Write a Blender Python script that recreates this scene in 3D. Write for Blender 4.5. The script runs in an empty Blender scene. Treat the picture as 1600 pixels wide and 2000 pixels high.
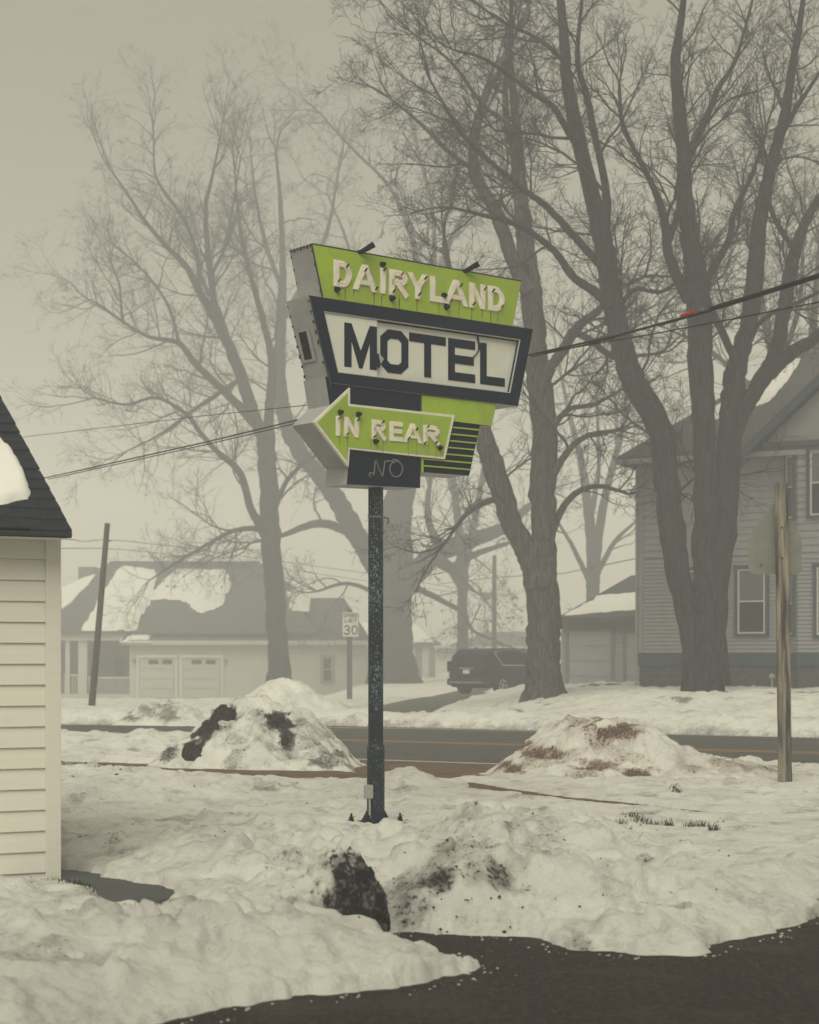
import bpy, math, random
import numpy as np
from mathutils import Vector
random.seed(7); RNG = np.random.default_rng(7)
SC = bpy.context.scene
COL = SC.collection

# ------------------------------------------------------------------ camera, sky, sun, exposure
CAMH, FPX, HY = 1.6, 3600.0, 1285.0
cd = bpy.data.cameras.new('camera'); cam = bpy.data.objects.new('camera', cd); COL.objects.link(cam)
cam.location = (0, 0, CAMH); cam.rotation_euler = (math.pi / 2, 0, 0)
cd.sensor_fit = 'VERTICAL'; cd.sensor_height = 36; cd.sensor_width = 28.8; cd.lens = FPX / 2000 * 36
cd.shift_y = (HY - 1000) / 2000; cd.clip_start = .1; cd.clip_end = 3000
cd.dof.use_dof = True; cd.dof.focus_distance = 18.5; cd.dof.aperture_fstop = 3.2
SC.camera = cam
SUN_EL, SUN_AZ = math.radians(48), math.radians(190)
W = bpy.data.worlds.new('World'); SC.world = W; W.use_nodes = True
nt = W.node_tree; nt.nodes.clear()
wo = nt.nodes.new('ShaderNodeOutputWorld'); bg = nt.nodes.new('ShaderNodeBackground')
sky = nt.nodes.new('ShaderNodeTexSky'); sky.sky_type = 'NISHITA'; sky.sun_disc = False
sky.sun_elevation = SUN_EL; sky.sun_rotation = SUN_AZ; sky.dust_density = 4
mx = nt.nodes.new('ShaderNodeMix'); mx.data_type = 'RGBA'; mx.inputs[0].default_value = .94
mx.inputs[7].default_value = (3.00, 2.80, 2.02, 1)       # overcast cloud cover
nt.links.new(sky.outputs[0], mx.inputs[6]); nt.links.new(mx.outputs[2], bg.inputs[0]); nt.links.new(bg.outputs[0], wo.inputs[0])
bg.inputs[1].default_value = .1
sl = bpy.data.lights.new('sun', 'SUN'); so = bpy.data.objects.new('sun', sl); COL.objects.link(so)
sl.energy = 2.9; sl.angle = math.radians(45); sl.color = (1, .97, .80)
_d = Vector((math.sin(SUN_AZ) * math.cos(SUN_EL), math.cos(SUN_AZ) * math.cos(SUN_EL), math.sin(SUN_EL)))
so.rotation_euler = _d.to_track_quat('Z', 'Y').to_euler(); so.location = (0, 0, 60)
vs = SC.view_settings; vs.view_transform = 'Standard'; vs.look = 'None'; vs.exposure = .09; vs.gamma = 1; vs.use_curve_mapping = False
SC.cycles.volume_bounces = 4; SC.cycles.max_bounces = 6; SC.cycles.diffuse_bounces = 3
SC.cycles.use_denoising = True
HAZE = .0060

# ------------------------------------------------------------------ helpers
def at(px, py, Y):
    return np.array([(px - 800) / FPX * Y, Y, CAMH - (py - HY) / FPX * Y])
def G(px, py, z=0.0):
    Y = FPX * (CAMH - z) / (py - HY)
    return ((px - 800) / FPX * Y, Y)

class Frame:
    """a place with its own axes: x along the face, y into depth, z up"""
    def __init__(s, x, y, z, deg):
        s.o = np.array([x, y, z], float); s.a = math.radians(deg)
        s.u = np.array([math.cos(s.a), math.sin(s.a)]); s.n = np.array([-math.sin(s.a), math.cos(s.a)])
    def hit(s, px, py, yo=0.0):
        k = (px - 800) / FPX
        # point = o + x*u + yo*n ; X = k*Y
        ox = s.o[0] + yo * s.n[0]; oy = s.o[1] + yo * s.n[1]
        x = (k * oy - ox) / (s.u[0] - k * s.u[1])
        Y = oy + x * s.u[1]
        return (x, CAMH - (py - HY) / FPX * Y - s.o[2])
    def empty(s, name):
        e = bpy.data.objects.new(name, None); COL.objects.link(e); e.empty_display_size = .2
        e.location = s.o; e.rotation_euler = (0, 0, s.a); return e

def tag(o, label=None, cat=None, group=None, kind=None):
    if label: o['label'] = label
    if cat: o['category'] = cat
    if group: o['group'] = group
    if kind: o['kind'] = kind
    return o
def empty(name, loc, rz=0):
    e = bpy.data.objects.new(name, None); COL.objects.link(e); e.location = loc; e.rotation_euler = (0, 0, rz); e.empty_display_size = .2
    return e

class MB:
    def __init__(s): s.v = []; s.f = []; s.m = []; s.n = 0
    def add(s, v, f, m=0):
        v = [tuple(map(float, p)) for p in v]
        s.v += v; s.f += [tuple(i + s.n for i in q) for q in f]; s.m += [m] * len(f); s.n += len(v); return s
    def box(s, a, b, m=0):
        x0, y0, z0 = a; x1, y1, z1 = b
        v = [(x0,y0,z0),(x1,y0,z0),(x1,y1,z0),(x0,y1,z0),(x0,y0,z1),(x1,y0,z1),(x1,y1,z1),(x0,y1,z1)]
        return s.add(v, [(0,3,2,1),(4,5,6,7),(0,1,5,4),(1,2,6,5),(2,3,7,6),(3,0,4,7)], m)
    def prism(s, poly, y0, y1, m=0, mside=None, msides=None):
        """poly of (x,z), extruded from y0 (front) to y1"""
        n = len(poly); ar = sum(poly[i][0]*poly[(i+1)%n][1]-poly[(i+1)%n][0]*poly[i][1] for i in range(n))
        if ar < 0: poly = poly[::-1]
        v = [(x, y0, z) for x, z in poly] + [(x, y1, z) for x, z in poly]
        s.add(v, [tuple(range(n)), tuple(range(2*n-1, n-1, -1))], m)
        base = s.n - 2*n
        for i in range(n):
            j = (i+1) % n
            s.f.append((base+j, base+i, base+n+i, base+n+j)); s.m.append(m if mside is None else mside)
        return s
    def hprism(s, poly, z0, z1, m=0):
        n = len(poly); ar = sum(poly[i][0]*poly[(i+1)%n][1]-poly[(i+1)%n][0]*poly[i][1] for i in range(n))
        if ar < 0: poly = poly[::-1]
        v = [(x, y, z0) for x, y in poly] + [(x, y, z1) for x, y in poly]
        s.add(v, [tuple(range(n-1,-1,-1)), tuple(range(n, 2*n))] + [(i,(i+1)%n,n+(i+1)%n,n+i) for i in range(n)], m); return s
    def slab(s, quad, th, m=0, down=(0,0,-1)):
        """polygon of 3D points with thickness along down"""
        n = len(quad); d = np.array(down) * th
        v = [np.array(p, float) for p in quad]; v += [p + d for p in v]
        return s.add(v, [tuple(range(n)), tuple(range(2*n-1, n-1, -1))] + [((i+1)%n, i, n+i, n+(i+1)%n) for i in range(n)], m)
    def tube(s, pts, rad, k=8, m=0, cap=True):
        P = np.array(pts, float); n = len(P)
        r = np.full(n, rad) if np.isscalar(rad) else np.array(rad, float)
        v, f = tube_arrays(P[None], r[None], k)
        s.add(v, f, m)
        if cap:
            b = s.n - n*k
            s.f += [tuple(b+i for i in range(k-1, -1, -1)), tuple(b+(n-1)*k+i for i in range(k))]; s.m += [m, m]
        return s
    def build(s, name, mats, parent=None, loc=None, smooth=False, bevel=0):
        me = bpy.data.meshes.new(name); me.from_pydata(s.v, [], s.f)
        if not isinstance(mats, (list, tuple)): mats = [mats]
        for m in mats: me.materials.append(m)
        if len(mats) > 1: me.polygons.foreach_set('material_index', s.m)
        if smooth: me.polygons.foreach_set('use_smooth', [True]*len(me.polygons))
        me.update()
        return link(name, me, parent, loc, bevel)
def link(name, me, parent=None, loc=None, bevel=0):
    o = bpy.data.objects.new(name, me); COL.objects.link(o)
    if parent: o.parent = parent
    if loc is not None: o.location = loc
    if bevel:
        b = o.modifiers.new('bevel', 'BEVEL'); b.width = bevel; b.segments = 2; b.limit_method = 'ANGLE'
    return o

def tube_arrays(P, R, k):
    """P (N,n,3), R (N,n) -> verts, faces of N open tubes"""
    N, n, _ = P.shape
    T = np.empty_like(P); T[:, 1:-1] = P[:, 2:] - P[:, :-2]; T[:, 0] = P[:, 1]-P[:, 0]; T[:, -1] = P[:, -1]-P[:, -2]
    T /= np.linalg.norm(T, axis=2, keepdims=True) + 1e-9
    T0 = T[:, 0]
    ref = np.where(np.abs(T0[:, 2:3]) > .9, np.array([[1., .1, 0]]), np.array([[0, .05, 1.]]))
    A = np.cross(ref, T0); A /= np.linalg.norm(A, axis=1, keepdims=True) + 1e-9
    As = np.empty_like(P)
    for i in range(n):
        A = A - T[:, i] * np.sum(A*T[:, i], axis=1, keepdims=True); A /= np.linalg.norm(A, axis=1, keepdims=True) + 1e-9
        As[:, i] = A
    Bs = np.cross(T, As)
    an = np.arange(k) / k * 2*math.pi
    V = P[:, :, None, :] + R[:, :, None, None] * (As[:, :, None, :]*np.cos(an)[None, None, :, None] + Bs[:, :, None, :]*np.sin(an)[None, None, :, None])
    V = V.reshape(-1, 3)
    i = np.arange(n-1)[:, None]; j = np.arange(k)[None, :]; j2 = (j+1) % k
    q = np.stack([i*k+j, i*k+j2, (i+1)*k+j2, (i+1)*k+j], axis=-1).reshape(-1, 4)
    F = (q[None] + (np.arange(N)*n*k)[:, None, None]).reshape(-1, 4)
    return V, F
def fast_mesh(name, V, F, mat, smooth=True):
    """all-quad mesh straight from arrays"""
    me = bpy.data.meshes.new(name); V = np.asarray(V, np.float32); F = np.asarray(F, np.int32)
    c = F.shape[1]
    me.vertices.add(len(V)); me.vertices.foreach_set('co', V.ravel())
    me.loops.add(F.size); me.loops.foreach_set('vertex_index', F.ravel())
    me.polygons.add(len(F)); me.polygons.foreach_set('loop_start', np.arange(0, F.size, c, dtype=np.int32))
    try: me.polygons.foreach_set('loop_total', np.full(len(F), c, np.int32))
    except Exception: pass
    me.update(calc_edges=True); me.validate()
    if smooth: me.polygons.foreach_set('use_smooth', np.ones(len(me.polygons), bool))
    me.materials.append(mat); return me

# --- noise
def _h(ix, iy, iz, s):
    n = (ix.astype(np.int64)*374761393 + iy.astype(np.int64)*668265263 + iz*2147483647 + s*974634777) & 0xffffffff
    n = ((n ^ (n >> 13)) * 1274126177) & 0xffffffff
    return ((n ^ (n >> 16)) & 0xffffff) / float(0xffffff)
def vnoise(x, y, s=0):
    ix = np.floor(x); iy = np.floor(y); fx = x-ix; fy = y-iy
    u = fx*fx*fx*(fx*(fx*6-15)+10); v = fy*fy*fy*(fy*(fy*6-15)+10)
    a = _h(ix, iy, 0, s); b = _h(ix+1, iy, 0, s); c = _h(ix, iy+1, 0, s); d = _h(ix+1, iy+1, 0, s)
    return (a*(1-u)+b*u)*(1-v) + (c*(1-u)+d*u)*v
def fbm(x, y, o=4, s=0, g=.5):
    t = 0; a = 1; w = 0
    for i in range(o):
        c, d = math.cos(i*1.3), math.sin(i*1.3)
        t = t + a*vnoise((x*c-y*d)*2**i+i*17.3, (x*d+y*c)*2**i+i*9.1, s+i); w += a; a *= g
    return t/w*2-1
def sm(t):
    t = np.clip(t, 0, 1); return t*t*(3-2*t)
def sdf(poly, X, Y):
    """signed distance, negative inside"""
    P = np.array(poly); n = len(P); d = np.full(X.shape, 1e9); ins = np.zeros(X.shape, bool)
    for i in range(n):
        a = P[i]; b = P[(i+1) % n]; e = b-a; wx = X-a[0]; wy = Y-a[1]
        t = np.clip((wx*e[0]+wy*e[1])/(e@e+1e-12), 0, 1)
        d = np.minimum(d, (wx-e[0]*t)**2+(wy-e[1]*t)**2)
        c = (a[1] > Y) != (b[1] > Y)
        ins ^= c & (X < (b[0]-a[0])*(Y-a[1])/((b[1]-a[1]) if b[1] != a[1] else 1e-9)+a[0])
    d = np.sqrt(d); return np.where(ins, -d, d)

# ------------------------------------------------------------------ materials
def mat(name, base, rough=.8, var=None, scale=6, amt=.5, bump=0, bscale=40, stretch=(1,1,1), metal=0, spec=.22, ramp=(.35,.65), detail=6, coords='Object', trans=0):
    m = bpy.data.materials.new(name); m.use_nodes = True; t = m.node_tree; b = t.nodes['Principled BSDF']
    b.inputs['Base Color'].default_value = (*base, 1); b.inputs['Roughness'].default_value = rough; b.inputs['Metallic'].default_value = metal
    b.inputs['Specular IOR Level'].default_value = spec
    tc = t.nodes.new('ShaderNodeTexCoord'); mp = t.nodes.new('ShaderNodeMapping'); mp.inputs['Scale'].default_value = stretch
    t.links.new(tc.outputs[coords], mp.inputs[0])
    if var:
        n = t.nodes.new('ShaderNodeTexNoise'); n.inputs['Scale'].default_value = scale; n.inputs['Detail'].default_value = detail; n.inputs['Roughness'].default_value = .65
        r = t.nodes.new('ShaderNodeMapRange'); r.inputs[1].default_value = ramp[0]; r.inputs[2].default_value = ramp[1]; r.inputs[4].default_value = amt
        x = t.nodes.new('ShaderNodeMix'); x.data_type = 'RGBA'; x.inputs[6].default_value = (*base, 1); x.inputs[7].default_value = (*var, 1)
        t.links.new(mp.outputs[0], n.inputs[0]); t.links.new(n.outputs[0], r.inputs[0]); t.links.new(r.outputs[0], x.inputs[0]); t.links.new(x.outputs[2], b.inputs['Base Color'])
    if bump:
        n2 = t.nodes.new('ShaderNodeTexNoise'); n2.inputs['Scale'].default_value = bscale; n2.inputs['Detail'].default_value = 5
        bp = t.nodes.new('ShaderNodeBump'); bp.inputs['Strength'].default_value = 1; bp.inputs['Distance'].default_value = bump
        t.links.new(mp.outputs[0], n2.inputs[0]); t.links.new(n2.outputs[0], bp.inputs['Height']); t.links.new(bp.outputs[0], b.inputs['Normal'])
    return m
M = {}
M['navy'] = mat('navy_paint', (.003,.009,.028), .65, (.006,.013,.034), 3, .6, .0006, 60, spec=.08)
M['sheet'] = mat('grey_sheet_metal', (.42,.42,.43), .6, (.29,.29,.30), 2.2, .8, .003, 5)
M['sheet_dark'] = mat('dark_seam', (.03,.035,.045), .6)
M['green'] = mat('lime_paint', (.35,.50,.045), .5, (.27,.37,.06), 3, .7, .0006, 30)
M['white_letter'] = mat('cream_paint', (.90,.86,.77), .5, (.62,.54,.45), 9, .6)
M['white_border'] = mat('white_border_paint', (.78,.76,.66), .5, (.6,.57,.48), 10, .6)
M['panel'] = mat('translucent_panel', (.72,.72,.66), .4, (.6,.6,.55), 3, .6)
M['rust'] = mat('rust', (.27,.12,.035), .9, (.17,.07,.02), 20, 1)
M['tube'] = mat('dead_neon_tube', (.62,.50,.44), .4)
M['tube2'] = mat('grey_glass_tube', (.16,.18,.19), .3)
M['black'] = mat('black_porcelain', (.006,.007,.011), .6, spec=.1)
M['asphalt'] = mat('old_asphalt', (.022,.018,.020), .9, (.11,.075,.06), 22, .9, .03, 60, ramp=(.46,.8), spec=.25, detail=12)
M['gravel'] = mat('gravel_stone', (.16,.13,.11), .9, (.07,.06,.06), 40, 1)
M['road'] = mat('road_asphalt', (.085,.082,.082), .7, (.055,.053,.054), 1.2, .8, .004, 60, stretch=(.3,1,1))
M['shoulder'] = mat('wet_dirty_asphalt', (.17,.105,.072), .85, (.09,.06,.048), 3, .9, .01, 40)
M['driveway'] = mat('driveway_asphalt', (.13,.125,.12), .8, (.09,.085,.08), 2, .8)
M['yellow'] = mat('yellow_road_paint', (.42,.20,.055), .7, (.2,.13,.07), 8, .8)
M['whiteline'] = mat('white_road_paint', (.55,.53,.48), .7, (.3,.28,.26), 8, .7)
M['slab'] = mat('wet_concrete', (.055,.06,.066), .5, (.035,.038,.042), 4, .8)
M['soil'] = mat('dead_turf', (.05,.045,.025), .95, (.025,.022,.015), 12, 1, .02, 60)
M['vinyl'] = mat('cream_vinyl_siding', (.72,.70,.645), .5, (.65,.63,.57), 2, .6, .0008, 30, stretch=(.3,1,8))
M['vinyl_dark'] = mat('wall_core', (.25,.24,.22), .8)
M['shingle'] = mat('dark_shingle', (.010,.014,.024), .85, (.03,.035,.045), 12, .9, .004, 60)
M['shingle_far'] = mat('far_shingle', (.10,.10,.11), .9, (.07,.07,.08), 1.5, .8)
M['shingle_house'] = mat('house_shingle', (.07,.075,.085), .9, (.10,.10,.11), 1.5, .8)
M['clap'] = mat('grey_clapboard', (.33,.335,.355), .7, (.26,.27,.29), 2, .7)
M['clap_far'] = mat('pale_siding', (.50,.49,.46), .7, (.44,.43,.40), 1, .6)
M['teal'] = mat('dark_teal_trim', (.035,.065,.085), .6, (.05,.085,.10), 3, .6)
M['block'] = mat('foundation_block', (.085,.088,.095), .9, (.06,.062,.068), 5, .8, .004, 30)
M['glass'] = mat('window_glass', (.012,.018,.028), .12, spec=.4)
M['curtain'] = mat('white_curtain', (.13,.14,.16), .9)
M['sash'] = mat('white_sash', (.62,.62,.60), .6)
M['trim_and_porch_shade'] = mat('brown_trim_with_porch_shade', (.20,.19,.18), .8)  # brown trim; on the porch wall this colour paints in the shade
M['wood'] = mat('weathered_post', (.30,.27,.21), .85, (.05,.045,.05), 3, 1, .008, 30, stretch=(5,5,.3), ramp=(.40,.60))
M['polewood'] = mat('utility_pole_wood', (.08,.07,.06), .9, (.05,.045,.04), 4, .8, stretch=(6,6,.3))
M['sign_back'] = mat('sign_back_metal', (.24,.25,.22), .5, (.15,.16,.15), 4, .7, metal=.2)
M['bark'] = mat('bark', (.046,.046,.050), .95, (.006,.008,.014), 5, 1, .08, 7, stretch=(3,3,.45), ramp=(.35,.6))
M['bark_light'] = mat('maple_bark', (.125,.12,.108), .95, (.022,.025,.032), 5, 1, .05, 7, stretch=(3,3,.4), ramp=(.35,.6))
M['twig'] = mat('twig_bark', (.030,.027,.030), .95)
M['leaf'] = mat('dead_leaf', (.09,.06,.04), .9)
M['cable'] = mat('black_cable', (.02,.026,.036), .5)
M['redtag'] = mat('red_tape', (.45,.02,.02), .5)
M['galv'] = mat('galvanised_steel', (.16,.165,.17), .5, metal=.3)
M['signwhite'] = mat('sign_white', (.66,.65,.62), .5)
M['van'] = mat('dark_blue_car_paint', (.018,.024,.040), .3)
M['chrome'] = mat('chrome_trim', (.6,.6,.6), .25, metal=.6)
M['tyre'] = mat('tyre_rubber', (.012,.012,.013), .9)
M['alloy'] = mat('alloy_rim', (.42,.42,.42), .35, metal=.5)
M['taillight'] = mat('tail_light', (.04,.008,.01), .2)
M['grass'] = mat('winter_grass', (.075,.07,.035), .9, (.03,.035,.02), 30, 1)
M['clod'] = mat('dirt_clod', (.030,.024,.022), .95, (.06,.045,.04), 20, 1, .01, 60)
M['boxgrey'] = mat('grey_junction_box', (.35,.36,.35), .6)
M['utilbox'] = mat('dark_mast', (.03,.035,.04), .7)

def patch(m, scale, c, lo, hi, amt):
    t = m.node_tree; b = t.nodes['Principled BSDF']; old = b.inputs['Base Color'].links[0].from_socket
    tc = t.nodes.new('ShaderNodeTexCoord'); n = t.nodes.new('ShaderNodeTexNoise'); n.inputs['Scale'].default_value = scale; n.inputs['Detail'].default_value = 9; n.inputs['Roughness'].default_value = .7
    q = t.nodes.new('ShaderNodeMapRange'); q.inputs[1].default_value = lo; q.inputs[2].default_value = hi; q.inputs[4].default_value = amt
    x = t.nodes.new('ShaderNodeMix'); x.data_type = 'RGBA'; x.inputs[7].default_value = (*c, 1)
    t.links.new(tc.outputs['Object'], n.inputs[0]); t.links.new(n.outputs[0], q.inputs[0]); t.links.new(q.outputs[0], x.inputs[0]); t.links.new(old, x.inputs[6]); t.links.new(x.outputs[2], b.inputs['Base Color'])
patch(M['asphalt'], 1.1, (.10,.075,.062), .50, .72, .6)
patch(M['road'], .9, (.13,.125,.12), .5, .7, .6)
patch(M['shoulder'], 1.5, (.05,.04,.036), .5, .65, .7)
patch(M['green'], 5, (.30,.36,.12), .52, .75, .6)
patch(M['vinyl'], .8, (.50,.47,.40), .55, .78, .35)
def snow_mat(name, clean=(.83,.82,.78), dirtc=(.085,.060,.045), grit=(.02,.018,.02), fine=.006):
    m = bpy.data.materials.new(name); m.use_nodes = True; t = m.node_tree; N = t.nodes; L = t.links; b = N['Principled BSDF']
    b.inputs['Roughness'].default_value = .75; b.inputs['Specular IOR Level'].default_value = .3
    tc = N.new('ShaderNodeTexCoord'); at_ = N.new('ShaderNodeAttribute'); at_.attribute_name = 'dirt'; at_.attribute_type = 'GEOMETRY'
    def noise(sc, det=8, r=.7):
        n = N.new('ShaderNodeTexNoise'); n.inputs['Scale'].default_value = sc; n.inputs['Detail'].default_value = det; n.inputs['Roughness'].default_value = r
        L.new(tc.outputs['Object'], n.inputs[0]); return n
    def math_(op, a, b_, c=None):
        n = N.new('ShaderNodeMath'); n.operation = op
        for i, q in enumerate((a, b_, c)):
            if q is None: continue
            if hasattr(q, 'links'): L.new(q, n.inputs[i])
            else: n.inputs[i].default_value = q
        return n.outputs[0]
    def mr(x, a, b_, lo=0, hi=1):
        n = N.new('ShaderNodeMapRange'); n.inputs[1].default_value = a; n.inputs[2].default_value = b_; n.inputs[3].default_value = lo; n.inputs[4].default_value = hi
        n.interpolation_type = 'SMOOTHSTEP'; L.new(x, n.inputs[0]); return n.outputs[0]
    def mix(f, a, b_):
        n = N.new('ShaderNodeMix'); n.data_type = 'RGBA'; L.new(f, n.inputs[0])
        for i, q in ((6, a), (7, b_)):
            if hasattr(q, 'links'): L.new(q, n.inputs[i])
            else: n.inputs[i].default_value = (*q, 1)
        return n.outputs[2]
    n1 = noise(3.5); n2 = noise(28); n3 = noise(1.0, 4); n5 = noise(2.6, 12, .78); n6 = noise(.7, 10, .7)
    wet0 = mix(mr(n3.outputs[0], .35, .7), clean, tuple(c*k for c, k in zip(clean, (.88,.89,.91))))
    wet1 = mix(mr(n5.outputs[0], .49, .66, 0, .75), wet0, (.42,.41,.41))
    wet = mix(mr(n6.outputs[0], .52, .66, 0, .45), wet1, (.52,.50,.47))
    d1 = math_('MULTIPLY_ADD', at_.outputs['Fac'], 1.15, math_('MULTIPLY_ADD', n1.outputs[0], .9, -.55))
    c1 = mix(mr(d1, .22, .75, 0, .85), wet, tuple(a*1.9 for a in dirtc))
    c2 = mix(mr(d1, .65, 1.05), c1, dirtc)
    d2 = math_('MULTIPLY_ADD', at_.outputs['Fac'], .42, n2.outputs[0])
    c3 = mix(mr(d2, .74, .84, 0, .9), c2, grit)
    L.new(c3, b.inputs['Base Color'])
    bp = N.new('ShaderNodeBump'); bp.inputs['Distance'].default_value = fine*9; bp.inputs['Strength'].default_value = 1
    n4 = noise(9, 12, .75); L.new(n4.outputs[0], bp.inputs['Height']); L.new(bp.outputs[0], b.inputs['Normal'])
    return m
M['snow'] = snow_mat('old_snow', dirtc=(.055,.046,.044))
M['soilchunk'] = mat('frozen_black_soil', (.014,.012,.014), .95, (.06,.045,.04), 18, .9, .03, 30, spec=.1)
M['snow_roof'] = mat('roof_snow', (.80,.79,.76), .8, (.72,.71,.69), 1, .5)
M['snow_brown'] = snow_mat('brown_stained_snow', dirtc=(.15,.095,.068), grit=(.08,.05,.04))
M['snow_black'] = snow_mat('blackened_snow', dirtc=(.040,.033,.034), grit=(.015,.015,.018))

# ------------------------------------------------------------------ terrain
FRAME = -29.5                                       # the street's direction
def ground(X, Y):
    far = Y + .58*X - 42                            # distance beyond the far kerb, roughly
    r = sm(far/7) * .64 * sm((X-1.0)/5.5)
    l = -1.2 * sm((-X-2)/5) * sm((Y-60)/60)
    return r + l

def P(*pts): return [G(*p) for p in pts]
LOT = P((330,2010),(450,1975),(600,1952),(800,1935),(955,1905),(945,1885),(870,1866),(800,1850),(757,1832),(800,1822),(900,1830),(1020,1832),(1060,1842),(1110,1862),
        (1250,1870),(1370,1868),(1420,1850),(1500,1835),(1620,1795),(1900,1760),(2600,1740),(3400,2600),(-700,2600),(150,2150))
DRIVE = P((-60,1675),(60,1690),(118,1702),(200,1719),(290,1733),(352,1757),(300,1786),(245,1780),(205,1757),(150,1740),(60,1728),(-60,1720))
WALK1 = P((200,1490),(330,1495),(560,1500),(700,1511),(770,1519),(745,1527),(640,1528),(500,1522),(400,1516),(320,1509),(200,1500))
WALK2 = P((915,1530),(1060,1553),(1300,1580),(1400,1590),(1500,1597),(1500,1600),(1360,1591),(1200,1577),(1050,1561),(930,1545))
ROADP = P((-900,1460),(125,1466),(350,1470),(560,1475),(690,1500),(745,1517),(850,1526),(940,1521),(1010,1505),(1100,1490),(1350,1472),(1450,1485),(1600,1498),(1900,1540),(2600,1640),
          (3000,1500),(1900,1452),(1600,1441),(840,1422),(655,1418),(150,1415),(-900,1405))
FDRIVE = P((690,1398),(740,1379),(800,1366),(860,1357),(960,1349),(1080,1347),(1130,1352),(1040,1362),(960,1366),(900,1371),(850,1386),(820,1398))

def build_snow():
    nc, nr = 600, 700
    ang = np.linspace(-.62, .62, nc); ang = np.sign(ang)*np.abs(ang/.62)**1.25*.62
    yy = np.exp(np.linspace(math.log(5.2), math.log(420), nr))
    # denser rows close by
    t = np.linspace(0, 1, nr); yy = np.where(t < .86, np.exp(np.log(5.2)+t/.86*math.log(60/5.2)), np.exp(math.log(60)+(t-.86)/.14*math.log(420/60)))
    A, Yg = np.meshgrid(ang, yy); X = A*Yg; Y = Yg.copy()
    g = ground(X, Y)
    rag = .11*fbm(X*2.2, Y*2.2, 4, 11) + .05*fbm(X*8, Y*8, 3, 12) + .012*fbm(X*22, Y*22, 2, 13)
    d_lot = sdf(LOT, X, Y); d_dr = sdf(DRIVE, X, Y); d_w = np.minimum(sdf(WALK1, X, Y), sdf(WALK2, X, Y)) + .10*fbm(X*1.6, Y*1.6, 3, 16); d_road = sdf(ROADP, X, Y); d_fd = sdf(FDRIVE, X, Y)
    farside = sm((Y+.58*X-38)/2)
    edge = lambda d, w: sm((d+rag)/w)
    e = (.55*sm((d_lot+rag)/.16)+.45*sm((d_lot+rag)/.85))*edge(d_dr, .12)*edge(d_w*1.6, .22)*edge(d_road, .35)*np.where(farside > .5, edge(d_fd, .5), 1)
    near = 1-farside
    lumps = .075*fbm(X*.9, Y*.9, 3, 1) + .055*np.abs(fbm(X*2.3, Y*2.3, 3, 2)) + .028*fbm(X*6, Y*6, 3, 3) + .010*fbm(X*17, Y*17, 2, 4)
    # rounder chunks
    chunk = sm((fbm(X*3.1, Y*3.1, 2, 21)-.25)/.35)*.085
    pits = sm((fbm(X*4.3, Y*4.3, 2, 31)-.35)/.3)*.075
    calm = 1 - .6*sm((X-1.2)/1.5)*sm((20-Y)/3)          # smoother lawn on the right
    fine = .040*fbm(X*11, Y*11, 3, 14)*sm((26-Y)/8) + .05*np.abs(fbm(X*4.5, Y*4.5, 3, 15))
    thin = sm((Y-13.5)/4.5)*near
    calm = calm*(1-.45*thin)
    calm = calm*(.35+.65*sm((np.minimum(d_dr, d_w)-.05)/1.0))
    calm = calm*(.75+.25*sm((Y-8.8)/1.6))
    th = .105 - .05*thin - .05*(1-sm(d_dr/1.0)) + (lumps + fine + chunk - pits)*calm*near + (.8*lumps+.6*chunk)*farside
    # banks thrown up beside the street
    fb = farside*np.exp(-((d_road-1.1)/.75)**2)*(.22+.10*fbm(X*.7, Y*.3, 3, 5))*sm((d_road)/.4)
    lb = near*sm((-X-2.2)/1.2)*np.exp(-((Y-30.0-(X+4)*-.15)/1.3)**2)*(.33+.10*fbm(X*1.1, Y*1.1, 3, 6))
    # heaped left foreground bank and the ploughed ridge along the lot
    nb = .10*sm((d_lot+.05)/.8)*sm((9.9-Y)/1.0)*sm((-X+1.4)/.8)
    xr = X; ridge = np.exp(-((d_lot-.45)/.45)**2)*sm((Y-10.2)/.8)
    rd = ridge*(.06+.06*fbm(X*1.7, Y*1.7, 3, 8))
    # mound left of the pole clump and lumps on the lawn
    def bump(px, py, r, h, seed):
        x0, y0 = G(px, py); d = np.hypot(X-x0, (Y-y0)*.8)/r
        return h*sm(1-d*(1+.25*fbm(X*3, Y*3, 2, seed)))
    bm = bump(300,1860,.8,.10,61)+bump(640,1870,.6,.10,62)+bump(120,1900,.7,.08,63)+bump(480,1900,.6,.07,64)+bump(1250,1780,.9,.10,65)+bump(1400,1720,1.1,.10,66)+bump(1180,1680,.8,.10,67)+bump(380,1700,.8,.10,68)+bump(575,1800,.62,.10,41)+bump(530,1770,.6,.06,42)+bump(890,1795,.95,.30,43)+bump(960,1690,1.7,.20,53)+bump(1060,1770,.6,.10,44)+bump(1100,1700,1.2,.10,54)+bump(1130,1800,.6,.12,45)+bump(1450,1790,.9,.10,46)+bump(1580,1740,1.0,.14,47)
    bm = bm + bump(240,1560,1.6,.16,48)+bump(430,1550,1.3,.14,49)+bump(640,1548,1.0,.08,50)+bump(790,1540,.6,.16,51)
    z = g - .07 + (.07 + th + fb + lb + nb + rd + bm)*e
    z = np.where(Y > 75, g+.02+.1*fbm(X*.1, Y*.1, 3, 9), z)
    # the pole stands on bare level ground
    pd = np.hypot(X+.326, Y-17.8); z = np.where(pd < 1.2, z*sm((pd-.1)/1.1)+(.012)*(1-sm((pd-.1)/1.1)), z)
    # dirt, and a darker tone in the pits
    dirt = np.zeros_like(X)
    ed = lambda d, w: np.exp(-(np.maximum(d+rag*1.5, 0)/w)**2)
    dirt = np.maximum(dirt, ed(d_road, .45)*.55*farside); dirt = np.maximum(dirt, ed(d_road, .25)*.45*near)
    dirt = np.maximum(dirt, ed(d_w, .22)*.28)
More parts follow.
